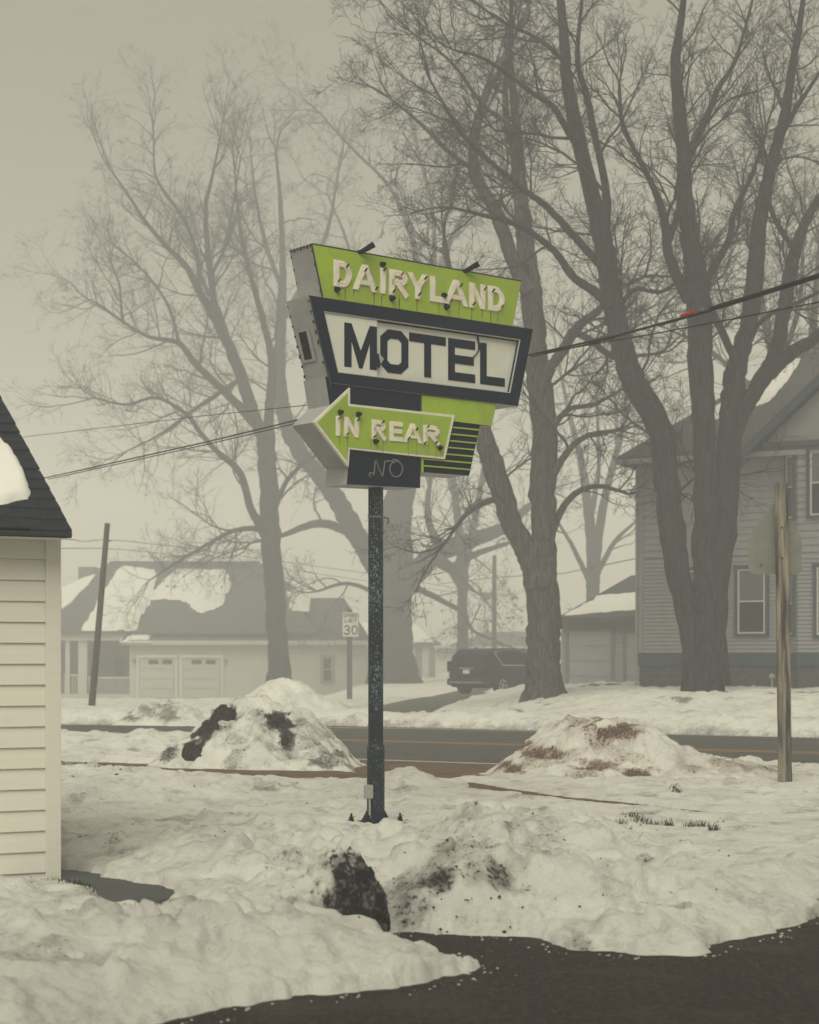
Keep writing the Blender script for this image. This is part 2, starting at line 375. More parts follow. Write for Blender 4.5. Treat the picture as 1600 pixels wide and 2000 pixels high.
    dirt = np.maximum(dirt, .8*sm(1.1-np.hypot((X-6.3)/2.4, (Y-57)/2.2)+.5*fbm(X*1.5, Y*.7, 3, 90)))
    dirt = np.maximum(dirt, .6*farside*sm((fbm(X*1.1, Y*.8, 4, 91)-.33)/.2)*sm((60-Y)/8))
    def stain(px, py, r, a, seed, ry=1.):
        x0, y0 = G(px, py); d = np.hypot(X-x0, (Y-y0)/ry)/r
        return a*sm((1.2-d)*.8+.75*fbm(X*3, Y*3, 4, seed))
    for s in [(830,1809,.36,.80,62,.6),(930,1808,.44,.84,63,.6),(880,1750,1.1,.46,93,1.4),(880,1795,.75,.50,64,1.),(930,1720,1.3,.42,94,1.6),(600,1830,.5,.42,95,.8),(1130,1740,.5,.36,96,1.),(1560,1790,.8,.34,97,.8),(560,1800,.4,.38,65,1),(1200,1690,.5,.30,66,1),(1100,1740,.35,.40,67,1),
              (150,1500,.9,.6,68,1),(520,1560,.35,.5,69,1),(690,1500,.3,.4,70,1),(790,1557,.28,.55,71,1),(1130,1612,.5,.45,72,1),(1250,1600,.7,.5,73,1),(1500,1770,.7,.28,74,1),(320,1545,.3,.5,75,1),(400,1650,.4,.3,76,1)]:
        dirt = np.maximum(dirt, stain(*s))
    dirt = np.maximum(dirt, .44*sm((fbm(X*2.3, Y*1.4, 5, 80)-.18)/.3)*near)
    dirt = np.maximum(dirt, .33*sm((pits-.02)/.05)*near)  # pits toned darker than the snow around them
    dirt = np.clip(dirt + .06*fbm(X*5, Y*5, 3, 81), 0, 1)
    V = np.stack([X, Y, z], -1).reshape(-1, 3)
    i = np.arange(nr-1)[:, None]; j = np.arange(nc-1)[None]
    F = np.stack([i*nc+j, i*nc+j+1, (i+1)*nc+j+1, (i+1)*nc+j], -1).reshape(-1, 4)
    me = fast_mesh('snow_ground', V, F, M['snow'])
    a = me.attributes.new('dirt', 'FLOAT', 'POINT'); a.data.foreach_set('value', dirt.ravel().astype(np.float32))
    o = link('snow_ground', me); tag(o, kind='structure', label='old lumpy snow cover on the lawns and verges')
    return X, Y, z
SX, SY, SZ = build_snow()
_lr = np.log(SY[:, 0])
def snow_z(x, y):
    r = np.searchsorted(SY[:, 0], y); r = min(max(r, 1), SY.shape[0]-1)
    c = np.searchsorted(SX[r], x); c = min(max(c, 0), SX.shape[1]-1); return float(SZ[r, c])

mb = MB(); mb.add([(-500,-20,-1.7),(500,-20,-1.7),(500,460,-1.7),(-500,460,-1.7)], [(0,1,2,3)])
tag(mb.build('ground', M['soil']), kind='structure')
def sheet(name, poly, z, m, gr=False):
    mb = MB(); n = len(poly); mb.hprism(poly, z-.25, z); return tag(mb.build(name, m), kind='structure')
sheet('parking_lot', [(-9,-3),(12,-3),(12,14),(-9,14)], 0, M['asphalt'])
sheet('side_driveway', [(-6,12.2),(-1.3,11.6),(-1.2,13.2),(-6,15.2)], .012, M['slab'])
# street: strips that follow the curve of the kerbs
def curve_strip(name, near, far, z, m, n=60, th=.2):
    mb = MB(); v = []
    def rs(pl):
        pl = np.array(pl); d = np.r_[0, np.cumsum(np.hypot(*np.diff(pl, axis=0).T))]; t = np.linspace(0, d[-1], n)
        return np.stack([np.interp(t, d, pl[:, 0]), np.interp(t, d, pl[:, 1])], -1)
    A, B = rs(near), rs(far)
    for a, b in zip(A, B): v += [(a[0], a[1], z), (b[0], b[1], z), (a[0], a[1], z-th), (b[0], b[1], z-th)]
    f = []
    for i in range(n-1):
        k = i*4; f += [(k, k+4, k+5, k+1), (k, k+2, k+6, k+4), (k+1, k+5, k+7, k+3)]
    mb.add(v, f); return mb.build(name, m)
def off(pl, d):
    pl = np.array(pl, float); t = np.gradient(pl, axis=0); t /= np.linalg.norm(t, axis=1, keepdims=True)
    return pl + np.stack([-t[:, 1], t[:, 0]], -1)*d
_far = [(-60,70),(-30,54.5),(-17,48.0),(-8,44.4),(-1.8,42.9),(1,41.8),(8.3,37.4),(16,32.5),(40,17)]
_far = [(a, b+.35) for a, b in _far]
FAR = np.array(_far)[::1]
tt = np.linspace(0, len(FAR)-1, 60); FAR = np.stack([np.interp(tt, range(len(FAR)), FAR[:, k]) for k in (0, 1)], -1)
kern = np.ones(5)/5; FARs = FAR.copy()
for k in (0, 1): FARs[2:-2, k] = np.convolve(FAR[:, k], kern, 'valid')
FAR = FARs
WL = off(FAR, -12.2)                                 # white line by the near lane
tag(curve_strip('road', off(FAR, -12.35), off(FAR, .4), .0, M['road'], 80), kind='structure')
tag(curve_strip('road_shoulder', off(FAR, -18.5), off(FAR, -12.35), -.002, M['shoulder'], 80), kind='structure')
tag(curve_strip('road_edge_line', WL, off(FAR, -12.05), .004, M['whiteline'], 80, .003), kind='structure')
tag(curve_strip('far_edge_line', off(FAR, -.85), off(FAR, -.72), .004, M['whiteline'], 80, .003), kind='structure')
tag(curve_strip('centre_line', off(FAR, -6.75), off(FAR, -6.6), .004, M['yellow'], 80, .003), kind='structure')
tag(curve_strip('centre_line', off(FAR, -6.35), off(FAR, -6.2), .004, M['yellow'], 80, .003), kind='structure')
# sidewalk (brown wet concrete) between the lawns and the kerb
tag(curve_strip('sidewalk', P((-300,1500),(200,1506),(500,1524),(770,1532),(930,1548),(1060,1570),(1300,1592),(1500,1605),(1900,1640)),
                P((-300,1484),(200,1488),(500,1498),(770,1512),(930,1526),(1060,1548),(1300,1574),(1500,1592),(1900,1625)), .006, M['shoulder'], 60), kind='structure')
mb = MB()
fd = [(x, y) for x, y in FDRIVE]; cx = sum(p[0] for p in fd)/len(fd); cy = sum(p[1] for p in fd)/len(fd)
def fdz(x, y): return float(ground(np.array(x), np.array(y)))+.0
mb.add([(x, y, fdz(x, y)+.004) for x, y in fd] + [(cx, cy, fdz(cx, cy)+.004)], [(i, (i+1) % len(fd), len(fd)) for i in range(len(fd))])
tag(mb.build('far_driveway', M['driveway']), kind='structure')

# ------------------------------------------------------------------ snow piles (things)
def snow_pile(name, prof, Yc, front, back, label, stains, seed, m='snow', dbase=.2, res=.035, group=None, base_z=0., p=1.6, amp=1., cat='snow pile', ledge=0):
    """prof: silhouette in (px,py) seen from the street side, placed at depth Yc"""
    prof = [(at(a, b, Yc)[0], at(a, b, Yc)[2]) for a, b in prof]
    x0, x1 = prof[0][0], prof[-1][0]
    nx = int((x1-x0)/res)+2; ny = int((front+back)/res)+2
    xs = np.linspace(x0, x1, nx); ys = np.linspace(-front, back, ny); X, V = np.meshgrid(xs, ys)
    H = np.interp(X, [q[0] for q in prof], [q[1] for q in prof]) - base_z
    yc = Yc - (X-(x0+x1)/2)*.22
    wob = .22*fbm(X*1.3, V*1.3+seed, 3, seed)+.05*fbm(X*6, V*6, 2, seed+9)
    v = np.where(V < 0, -V/front, V/back) + wob*.9
    sh = np.clip(1-np.abs(v)**p, -.4, 1)
    if ledge: sh = np.where(V < 0, sh*.72+.28*sm((.45-v)/.12)*(v < 1), sh)
    rel = sm(sh/.35)
    Z = base_z - .06 + (np.maximum(H, .0)+.06)*np.where(sh > 0, sh, sh) 
    Z = Z + amp*rel*(.10*fbm(X*2.2+seed, V*2.2, 3, seed+1) + .085*np.abs(fbm(X*5, V*5, 3, seed+2)) + .04*fbm(X*13, V*13, 3, seed+3)) * np.minimum(1, H/.35+.25)
    Z = np.maximum(Z, base_z-.25)
    D = dbase + .34*fbm(X*2.4, V*2.4+Z*2, 5, seed+4)
    zz = Z
    for (px, py, r, a, rz) in stains:
        # stain centre found on the pile's front slope
        c = at(px, py, Yc-front*.5); d = np.sqrt(((X-c[0])/r)**2 + ((zz-c[2])/(r*rz))**2) + np.where(V > .25*back, 2, 0)
        D = np.maximum(D, a*sm((1.15-d)*.9+.8*fbm(X*5, zz*5+V*4, 5, seed+7)))
    D = np.clip(D, 0, 1)
    Vv = np.stack([X, yc+V, Z], -1).reshape(-1, 3); org = np.array([(x0+x1)/2, Yc, base_z]); Vv = Vv-org
    i = np.arange(ny-1)[:, None]; j = np.arange(nx-1)[None]
    F = np.stack([i*nx+j, i*nx+j+1, (i+1)*nx+j+1, (i+1)*nx+j], -1).reshape(-1, 4)
    me = fast_mesh(name, Vv, F, M[m]); a = me.attributes.new('dirt', 'FLOAT', 'POINT'); a.data.foreach_set('value', D.ravel().astype(np.float32))
    o = link(name, me, None, org); tag(o, label, cat, group); return o
PILE1 = snow_pile('snow_pile', [(290,1500),(340,1455),(380,1425),(412,1392),(440,1374),(500,1364),(530,1366),(550,1380),(575,1377),(603,1387),(640,1424),(680,1466),(722,1512)], 28., 1.9, 1.6,
          'tall dirt-flecked snow pile with black soil patches left of the sign pole',
          [(425,1395,.30,1.0,1.0),(400,1420,.22,1,1),(375,1455,.24,1.,.9),(545,1412,.30,1.,.8),(565,1440,.20,.8,1),(480,1440,.9,.42,.6),(600,1440,.8,.48,.8),(650,1480,.7,.6,.5),(330,1470,.22,.7,1)], 101, 'snow_black', dbase=.33, amp=1.1, p=1.35)
snow_pile('snow_pile', [(925,1545),(950,1520),(1010,1472),(1060,1437),(1110,1414),(1180,1406),(1240,1412),(1290,1440),(1330,1462),(1400,1482),(1480,1497),(1560,1505),(1640,1520)], 25., 1.7, 1.3,
          'wide snow pile with reddish brown dirt bands right of the sign pole',
          [(1190,1430,.55,.85,.35),(1060,1475,.45,.85,.4),(1000,1505,.35,.8,.5),(1160,1490,.5,.75,.25),(1250,1510,.35,.85,.35),(1100,1520,.9,.40,.5),(1330,1520,.2,.7,.7)], 131, 'snow_brown', dbase=.40, amp=.9, p=1.9, ledge=1)
snow_pile('snow_pile', [(225,1412),(250,1392),(290,1376),(330,1370),(370,1378),(400,1400),(430,1415)], 44.5, 1.2, 1.2, 'grey-green ploughed snow pile on the far verge beside the leaning pole',
          [(300,1390,1.2,.55,.5),(250,1400,.3,.7,1)], 151, 'snow_black', res=.08, amp=1.4)
snow_pile('snow_pile', [(400,1410),(450,1385),(480,1362),(510,1335),(550,1326),(590,1332),(630,1360),(680,1378),(720,1400)], 50., 1.6, 1.5, 'pale rounded snow pile on the far verge behind the soil-flecked pile',
          [(540,1380,1.2,.25,.5)], 161, 'snow', res=.08, amp=.8)
def clump(name, px, py, w, h, dpt, seed, label, m, dirt, cat='snow clump', group=None, flip=0, sharp=1., loc=None, parent=None):
    """an irregular lump with overhanging sides"""
    x0, y0 = G(px, py, .08); nu, nv = 96, 56
    u = np.linspace(0, 2*math.pi, nu, endpoint=False); v = np.linspace(-.45, math.pi/2, nv); U, V = np.meshgrid(u, v)
    cv = np.cos(V); n = 1 + .22*sharp*fbm(np.cos(U)*cv*1.3+seed, np.sin(U)*cv*1.3+cv*V*1.1, 3, seed) + .16*sharp*fbm(np.cos(U)*cv*4+seed, np.sin(U)*cv*4+cv*V*3, 3, seed+1) + .07*fbm(np.cos(U)*cv*12+seed, np.sin(U)*cv*12+V*9, 3, seed+2)
    X = np.cos(U)*np.cos(V)*w/2*n; Yy = np.sin(U)*np.cos(V)*dpt/2*n; Z = np.sin(V)*h*n
    D = np.clip(dirt(X/w*2, Yy/dpt*2, Z/h) + .35*fbm(U*3, V*5, 3, seed+5), 0, 1)
    Vv = np.stack([X, Yy, Z], -1).reshape(-1, 3)
    i = np.arange(nv-1)[:, None]; j = np.arange(nu)[None]
    F = np.stack([i*nu+j, i*nu+(j+1) % nu, (i+1)*nu+(j+1) % nu, (i+1)*nu+j], -1).reshape(-1, 4)
    me = fast_mesh(name, Vv, F, M[m]); a = me.attributes.new('dirt', 'FLOAT', 'POINT'); a.data.foreach_set('value', D.ravel().astype(np.float32))
    if parent: return link(name, me, parent, loc)
    o = link(name, me, None, (x0, y0, .06)); tag(o, label, cat, group); return o
for (px, py, Y_, w, h, d_, sd_) in ((437,1386,27.6,.36,.22,.3,401),(410,1412,27.2,.26,.18,.25,402),(376,1458,26.9,.28,.20,.3,403),(545,1408,27.2,.42,.22,.3,404),(556,1440,26.7,.14,.12,.2,405),(522,1400,27.3,.2,.12,.2,406)):
    q = at(px, py, Y_); clump('soil_chunk', 0, 2000, w, h, d_, sd_, None, 'soilchunk', lambda x, y, z: 1+0*x, loc=tuple(q-np.array(PILE1.location)-np.array((0, -.08, h*.80))), parent=PILE1, sharp=1.5)
clump('snow_clump', 668, 1800, .54, .42, .46, 211, 'round sooty black snow clump in front of the sign pole', 'snow_black', lambda x, y, z: .62*sm((x+.95)/1.3)*sm((1.2-z)/.3)+.22, sharp=.75)
clump('snow_clump', 606, 1800, .50, .27, .46, 214, 'greyish snow lump leaning on the left of the sooty clump', 'snow_black', lambda x, y, z: .35+0*x, sharp=.9)
0 and clump('snow_clump', 880, 1812, .72, .22, .36, 217, 'dirty dark snow lump at the edge of the parking lot', 'snow_black', lambda x, y, z: .9*sm((.9-z)/.5)+.1, sharp=.9)
clump('snow_clump', 1330, 1655, .10, .07, .09, 221, 'small grey clod lying on the smooth snow lawn at right', 'snow_black', lambda x, y, z: .75+0*x)
clump('snow_clump', 236, 1648, .17, .12, .15, 222, 'single grey snow block on the lawn near the white shed', 'snow_black', lambda x, y, z: .35+0*x)
clump('snow_clump', 1318, 1545, .16, .10, .12, 223, 'dark clod on the flank of the brown-banded snow pile', 'snow_black', lambda x, y, z: .5+0*x)
0 and clump('snow_clump', 765, 1592, .2, .1, .15, 224, 'low brown clod just behind the pole foot', 'snow', lambda x, y, z: .6+0*x)

# ------------------------------------------------------------------ stroke lettering
def stroke(mb, pts, w, y0, y1, closed=False, m=0):
    P_ = [np.array(p, float) for p in pts]; n = len(P_); L_, R_ = [], []
    for i in range(n):
        a = P_[i-1] if (i > 0 or closed) else None; b = P_[(i+1) % n] if (i < n-1 or closed) else None
        d1 = (P_[i]-a) if a is not None else (b-P_[i]); d2 = (b-P_[i]) if b is not None else d1
        d1 = d1/np.linalg.norm(d1); d2 = d2/np.linalg.norm(d2)
        n1 = np.array([-d1[1], d1[0]]); n2 = np.array([-d2[1], d2[0]]); mm = n1+n2; mm /= np.linalg.norm(mm); k = w/2/max(.45, mm@n1)
        L_.append(P_[i]+mm*k); R_.append(P_[i]-mm*k)
    rng = range(n if closed else n-1)
    for i in rng:
        j = (i+1) % n; q = [L_[i], R_[i], R_[j], L_[j]]
        v = [(a[0], y0, a[1]) for a in q] + [(a[0], y1, a[1]) for a in q]
        mb.add(v, [(0,1,2,3),(7,6,5,4),(1,0,4,5),(2,1,5,6),(3,2,6,7),(0,3,7,4)], m)
def arc(cx, cy, rx, ry, a0, a1, n=8):
    return [(cx+rx*math.cos(math.radians(a0+(a1-a0)*i/n)), cy+ry*math.sin(math.radians(a0+(a1-a0)*i/n))) for i in range(n+1)]
GL = {
 'D': [([(0,0),(0,1),(.42,1)]+arc(.42,.5,.58,.5,85,-85,10)+[(.42,0)], True)],
 'A': [([(0,0),(.5,1),(1,0)], False), ([(.2,.33),(.8,.33)], False)],
 'I': [([(.5,0),(.5,1)], False)],
 'R': [([(0,0),(0,1),(.6,1)]+arc(.6,.76,.4,.24,80,-80,6)+[(.6,.52),(0,.52)], False), ([(.45,.50),(1,0)], False)],
 'Y': [([(0,1),(.5,.48),(1,1)], False), ([(.5,.5),(.5,0)], False)],
 'L': [([(0,1),(0,0),(1,0)], False)],
 'N': [([(0,0),(0,1),(1,0),(1,1)], False)],
 'M': [([(0,0),(0,1),(.5,.0),(1,1),(1,0)], False)],
 'O': [([(.25,0),(.75,0),(1,.16),(1,.84),(.75,1),(.25,1),(0,.84),(0,.16)], True)],
 'T': [([(0,1),(1,1)], False), ([(.5,1),(.5,0)], False)],
 'E': [([(1,1),(0,1),(0,0),(1,0)], False), ([(.2,.52),(.92,.52)], False)],
 'S': [(arc(.5,.76,.46,.24,20,270,9)+arc(.5,.26,.48,.26,90,-160,9), False)],
 'P': [([(0,0),(0,1),(.6,1)]+arc(.6,.74,.4,.26,80,-80,6)+[(.6,.48),(0,.48)], False)],
 '3': [(arc(.45,.75,.45,.25,150,-90,9)+arc(.45,.26,.5,.26,90,-150,9), False)],
 '0': [(arc(.5,.5,.5,.5,0,345,22), True)],
}
def glyph(ch, x0, x1, z0, z1, w, y0, y1, mb=None):
    mb = mb or MB()
    h = w/2
    W_ = x1-x0; Hh = z1-z0; t = w/W_; tz_ = w/Hh
    polys = {'M': [[(0,0),(0,1),(t*1.0,1),(.5,.40),(1-t,1),(1,1),(1,0),(1-t,0),(1-t,.60),(.55,0),(.45,0),(t,.60),(t,0)]],
             'N': [[(0,0),(0,1),(t*1.1,1),(1-t,.38),(1-t,1),(1,1),(1,0),(1-t*1.1,0),(t,.62),(t,0)]],
             'A': [[(0,0),(t*1.08,0),(.5+t*.5,1),(.5-t*.55,1)], [(1,0),(1-t*1.08,0),(.5-t*.5,1),(.5+t*.55,1)], [(.2,.22),(.8,.22),(.74,.22+tz_*.8),(.26,.22+tz_*.8)]],
             'Y': [[(0,1),(t*1.15,1),(.5+t*.5,.45),(.5-t*.5,.40)], [(1,1),(1-t*1.15,1),(.5-t*.5,.45),(.5+t*.5,.40)], [(.5-t*.5,0),(.5+t*.5,0),(.5+t*.5,.45),(.5-t*.5,.45)]]}
    if ch in polys:
        for i, pg in enumerate(polys[ch]): mb.prism([(x0+a*W_, z0+b*Hh) for a, b in pg], y0-.0012*i, y1)
        return mb
    for si, (pl, cl) in enumerate(GL[ch]):
        pts = [(x0+h+(x1-x0-w)*a, z0+h+(z1-z0-w)*b) for a, b in pl]
        ends = []
        if not cl:   # let free ends run to the full height
            for e, nb in ((0, 1), (-1, -2)):
                p = np.array(pts[e]); q = np.array(pts[nb]); d = (p-q)/np.linalg.norm(p-q)
                if abs(d[1]) > .5 or ch in 'LTE': pts[e] = tuple(p+d*h*.98/max(abs(d[1]), .6 if ch in 'LTE' else .7))
        stroke(mb, pts, w, y0-.0012*si, y1, cl)
    return mb

# ------------------------------------------------------------------ the motel sign
SF = Frame(-.326, 17.8, .0, 38.7)
ms = SF.empty('motel_sign')
tag(ms, 'green and navy motel sign with white arrow on a tall dark pole', 'sign')
DP = .36; YF, YB = -DP/2, DP/2
def S(*pts, y=YF): return [SF.hit(a, b, y) for a, b in pts]
_, zc = SF.hit(734, 950, 0)
_, zcol = SF.hit(734, 1458, 0)
k = 24
# pole, sleeve, flared foot, plate, bolts
def cyl(mb, z0, r0, z1, r1, k=28, cx=0, cy=0, m=0): return mb.tube([(cx, cy, z0), (cx, cy, z1)], [r0, r1], k, m)
def pole_mat():
    m = mat('chipped_navy_pole', (.008,.014,.028), .5, (.02,.045,.06), 16, 1, .001, 80, stretch=(1,1,.45), ramp=(.60,.68), detail=10)
    t = m.node_tree; b = t.nodes['Principled BSDF']; old = b.inputs['Base Color'].links[0].from_socket
    tc = t.nodes.new('ShaderNodeTexCoord')
    n = t.nodes.new('ShaderNodeTexNoise'); n.inputs['Scale'].default_value = 55; n.inputs['Detail'].default_value = 8
    n2 = t.nodes.new('ShaderNodeTexNoise'); n2.inputs['Scale'].default_value = 1.6; n2.inputs['Detail'].default_value = 3
    ad = t.nodes.new('ShaderNodeMath'); ad.operation = 'MULTIPLY_ADD'; ad.inputs[1].default_value = .55
    r = t.nodes.new('ShaderNodeMapRange'); r.inputs[1].default_value = .86; r.inputs[2].default_value = .91; r.inputs[4].default_value = .9
    x = t.nodes.new('ShaderNodeMix'); x.data_type = 'RGBA'; x.inputs[7].default_value = (.17,.27,.28,1)
    L = t.links; L.new(tc.outputs['Object'], n.inputs[0]); L.new(tc.outputs['Object'], n2.inputs[0]); L.new(n2.outputs[0], ad.inputs[0]); L.new(n.outputs[0], ad.inputs[2])
    L.new(ad.outputs[0], r.inputs[0]); L.new(r.outputs[0], x.inputs[0]); L.new(old, x.inputs[6]); L.new(x.outputs[2], b.inputs['Base Color']); return m
M['pole'] = pole_mat()
mb = MB(); cyl(mb, zcol-.02, .073, zc+.3, .073); mb.build('pole', M['pole'], ms, smooth=False)
mb = MB(); cyl(mb, .10, .086, zcol, .086); mb.tube([(0,0,zcol),(0,0,zcol+.025)], [.086,.074], 28); mb.build('pole_sleeve', M['pole'], ms)
mb = MB(); mb.tube([(0,0,-.02),(0,0,.02),(0,0,.13)], [.15,.145,.087], 8); mb.build('pole_foot', M['navy'], ms)
mb = MB(); mb.box((-.26,-.22,-.05),(.26,.22,.018)); mb.build('base_plate', M['navy'], ms, bevel=.004)
for sx in (-1, 1):
    for sy in (-1, 1):
        mb = MB(); cyl(mb, .018, .012, .10, .011, 8, sx*.19, sy*.14); cyl(mb, .02, .026, .045, .026, 6, sx*.19, sy*.14); cyl(mb, .048, .022, .068, .022, 6, sx*.19, sy*.14)
        mb.build('anchor_bolt', M['navy'], ms)
_, zj = SF.hit(711, 1546, 0)
bo = at(711, 1546, 17.7); mb = MB()
xj = -.12
mb.box((xj-.03,-.08,zj-.065),(xj+.03,0,zj+.065)); jb = mb.build('junction_box', M['boxgrey'], ms, bevel=.006)
mb = MB(); mb.tube([(xj,-.06,zj-.06),(xj+.01,-.05,.03)], .011, 8); mb.build('conduit', M['boxgrey'], jb)
_, zs = SF.hit(734, 1010, 0)
mb = MB(); mb.tube([(0,0,zs-.008),(0,0,zs+.008)], .078, 24); st = mb.build('strap', M['galv'], ms)
mb = MB(); a_ = SF.u; mb.tube([(.07,-.03,zs-.0),(.11,-.05,zs-.01),(.115,-.055,zs-.05),(.10,-.05,zs-.065)], .006, 6); mb.build('hook', M['navy'], ms)
# cabinets
def cabinet(name, poly, y0=YF, y1=YB, face='navy'):
    mb = MB(); mb.prism(poly, y0, y1, 0, 1); return mb.build(name, [M[face], M['sheet']], ms)
top = S((609,477),(1017.5,549.5),(1001,640),(630.4,583))
c_top = cabinet('top_cabinet', top, YF+.012, YB)
motel = S((602.4,577.6),(1038.5,643.4),(1009.5,793.6),(644,748))
low = S((636,735),(823.5,760),(823,902),(821.5,953),(678,946),(681,911.7),(613.6,824.6),(645,792))
louv = S((822,760),(969.5,786),(960,832),(938,831),(917,929),(822,922))
# MOTEL cabinet: a frame around a recessed face
m_in = S((630.5,608.6),(1014,664),(994,768),(658,728))
mb = MB(); q = motel; w_ = m_in
REC = .05
def ring_face(mb, o, i, y0, yi, m=0):
    v = [(a, y0, b) for a, b in o] + [(a, y0, b) for a, b in i] + [(a, yi, b) for a, b in i]
    f = []
    for k in range(4):
        j = (k+1) % 4; f += [(k, 4+k, 4+j, j), (4+k, 8+k, 8+j, 4+j)]
    mb.add(v, f, m)
ring_face(mb, q, w_, YF-.02, YF+REC)
n = 4
v = [(a, YF-.02, b) for a, b in q] + [(a, YB, b) for a, b in q]
mb.add(v, [(k, (k+1) % 4, 4+(k+1) % 4, 4+k) for k in range(4)] + [(4,5,6,7)], 1)
mb.add([(a, YF+REC, b) for a, b in w_], [(3,2,1,0)], 0)
c_m = mb.build('motel_cabinet', [M['navy'], M['sheet']], ms)
c_l = cabinet('lower_cabinet', low, YF+.006, YB-.004)
c_r = cabinet('louvre_cabinet', louv, YF+.004, YB-.008)
# plates
mb = MB(); mb.prism(S((609,477),(1017.5,549.5),(1001,638),(630.4,581)), YF-.004, YF+.0115); g1 = mb.build('green_panel', M['green'], ms)
mb = MB(); mb.prism(S((824,772),(968.6,788.5),(960,832),(824,815)), YF-.006, YF+.003); g2 = mb.build('green_panel', M['green'], ms)
mb = MB(); mb.prism(S((823,892),(827,892.5),(827,922.5),(823,922)), YF-.004, YF+.003); mb.build('green_strip', M['green'], ms)
# edge lip of the top cabinet, with a ragged torn rim
def lip(pts, name='edge_trim', r=.008, y=YF):
    mb = MB(); mb.tube([(a, y, b) for a, b in pts], r, 6); return mb.build(name, M['sheet_dark'], ms)
lip(S((609,476),(1018,549)), y=YF+.0); lip(S((609,477),(630.4,580)))
lip(S((602,577),(644,757)), r=.007, y=YF-.02)
# seams and rivets along the left side wall
def side_pt(px, py):   # a point on the side wall's rear edge
    return SF.hit(px, py, YB)
seam = MB()
def sidestrip(a, b, f0, f1, w=.02):
    """strip across the side wall between front edge points a,b (x,z)"""
    pass
rim = MB()
(x0, z0), (x1, z1) = S((609,477),(630.4,580))
for k_ in range(7):
    f = (k_+.1)/7; y = YF + DP*f
    rim.box((x0-.006, y, z0-.016-.008*(k_ % 2)), (x0+.006, y+DP/12, z0+.006))
rim.build('torn_rim', M['sheet_dark'], ms)
sd = MB()
for (A_, B_, nn) in (((602.4,577.6),(644,757),9), ((609,477),(630.4,580),4)):
    (xa, za), (xb, zb) = S(A_, B_)
    for k_ in range(nn):
        f = (k_+.5)/nn; x = xa+(xb-xa)*f; z = za+(zb-za)*f
        for yy_ in (YF+.012, YB-.012):
            if random.random() < .75:
                h_ = random.uniform(.006,.022); sd.box((x-.007, yy_-.006, z-h_), (x+.006, yy_+.006, z+h_))
sd.build('rivet_seam', M['sheet_dark'], ms)
# access panel on the MOTEL side wall; hole's darkness painted as black plate
(xa, za), (xb, zb) = S((602.4,577.6),(644,757))
def sw(f, y, o=0.): return (xa+(xb-xa)*f - o, y, za+(zb-za)*f)
fa, fb_ = .36, .66
mb = MB(); mb.add([sw(fa-.03, YB-.04, .006), sw(fa-.03, YB-.26, .006), sw(fb_+.03, YB-.26, .006), sw(fb_+.03, YB-.04, .006)], [(0,1,2,3)]); mb.build('access_panel', M['panel'] if False else M['sheet'], ms)
mb = MB(); mb.add([sw(fa, YB-.09, .010), sw(fa, YB-.21, .010), sw(fb_, YB-.21, .010), sw(fb_, YB-.09, .010)], [(0,1,2,3)]); mb.build('hole_shade_plate', M['black'], ms)
# white face in two pieces: the left one stands proud, the right one has slipped back
pl = S((632,610),(736,625),(736,737.5),(658,728)); mb = MB(); mb.prism(pl, YF-.006, YF+.01); p1 = mb.build('face_panel', M['panel'], ms)
Y2 = YF+.028
pr = [SF.hit(a, b, Y2) for a, b in ((735,629),(1013,668),(993,767),(735,737))]; mb = MB(); mb.prism(pr, Y2, Y2+.01); p2 = mb.build('face_panel', M['panel'], ms)
mb = MB(); fr = S((630.5,608.6),(1014,664),(994,768),(658,728)); 
for k_ in range(4):
    a, b = fr[k_], fr[(k_+1) % 4]
    mb.tube([(a[0], YF-.012, a[1]), (b[0], YF-.012, b[1])], .009, 6)
mb.build('face_frame', M['sheet'], ms)
# MOTEL letters
zt = np.mean([SF.hit(673,631,YF)[1], SF.hit(939,668,Y2)[1]]); zb_ = np.mean([SF.hit(673,717,YF)[1], SF.hit(982,754,Y2)[1]])
for ch, a, b, yf in (('M',673,736.5,YF-.010),('O',743.5,798,Y2-.006),('T',804,867,Y2-.006),('E',876,924.5,Y2-.006),('L',938.5,982.5,Y2-.006)):
    x0 = SF.hit(a, 690, yf)[0]; x1 = SF.hit(b, 690, yf)[0]
    t0, b0 = (zt, zb_)
    glyph(ch, x0, x1, b0, t0, .084, yf, yf+.005).build('letter', M['navy'], ms)
# broken corner of the proud panel and the crack
mb = MB(); mb.prism(S((727,697),(737,690),(746,704),(738,722)), YF-.014, YF-.011); mb.build('broken_shard', M['navy'], ms)
mb = MB(); mb.prism(S((737,689),(748,701),(742,712)), YF-.017, YF-.0145); mb.build('broken_shard', M['sheet'], ms)
mb = MB(); stroke(mb, S((935,657),(938,671),(937,685),(932,693),(924,700),(912,706)), .012, Y2-.012, Y2-.008); stroke(mb, S((935,655),(939,683)), .022, Y2-.016, Y2-.0125); mb.build('crack', M['navy'], ms)
mb = MB(); stroke(mb, S((641,650),(656,724)), .016, YF-.010, YF-.007); mb.build('panel_gap', M['sheet_dark'], ms)
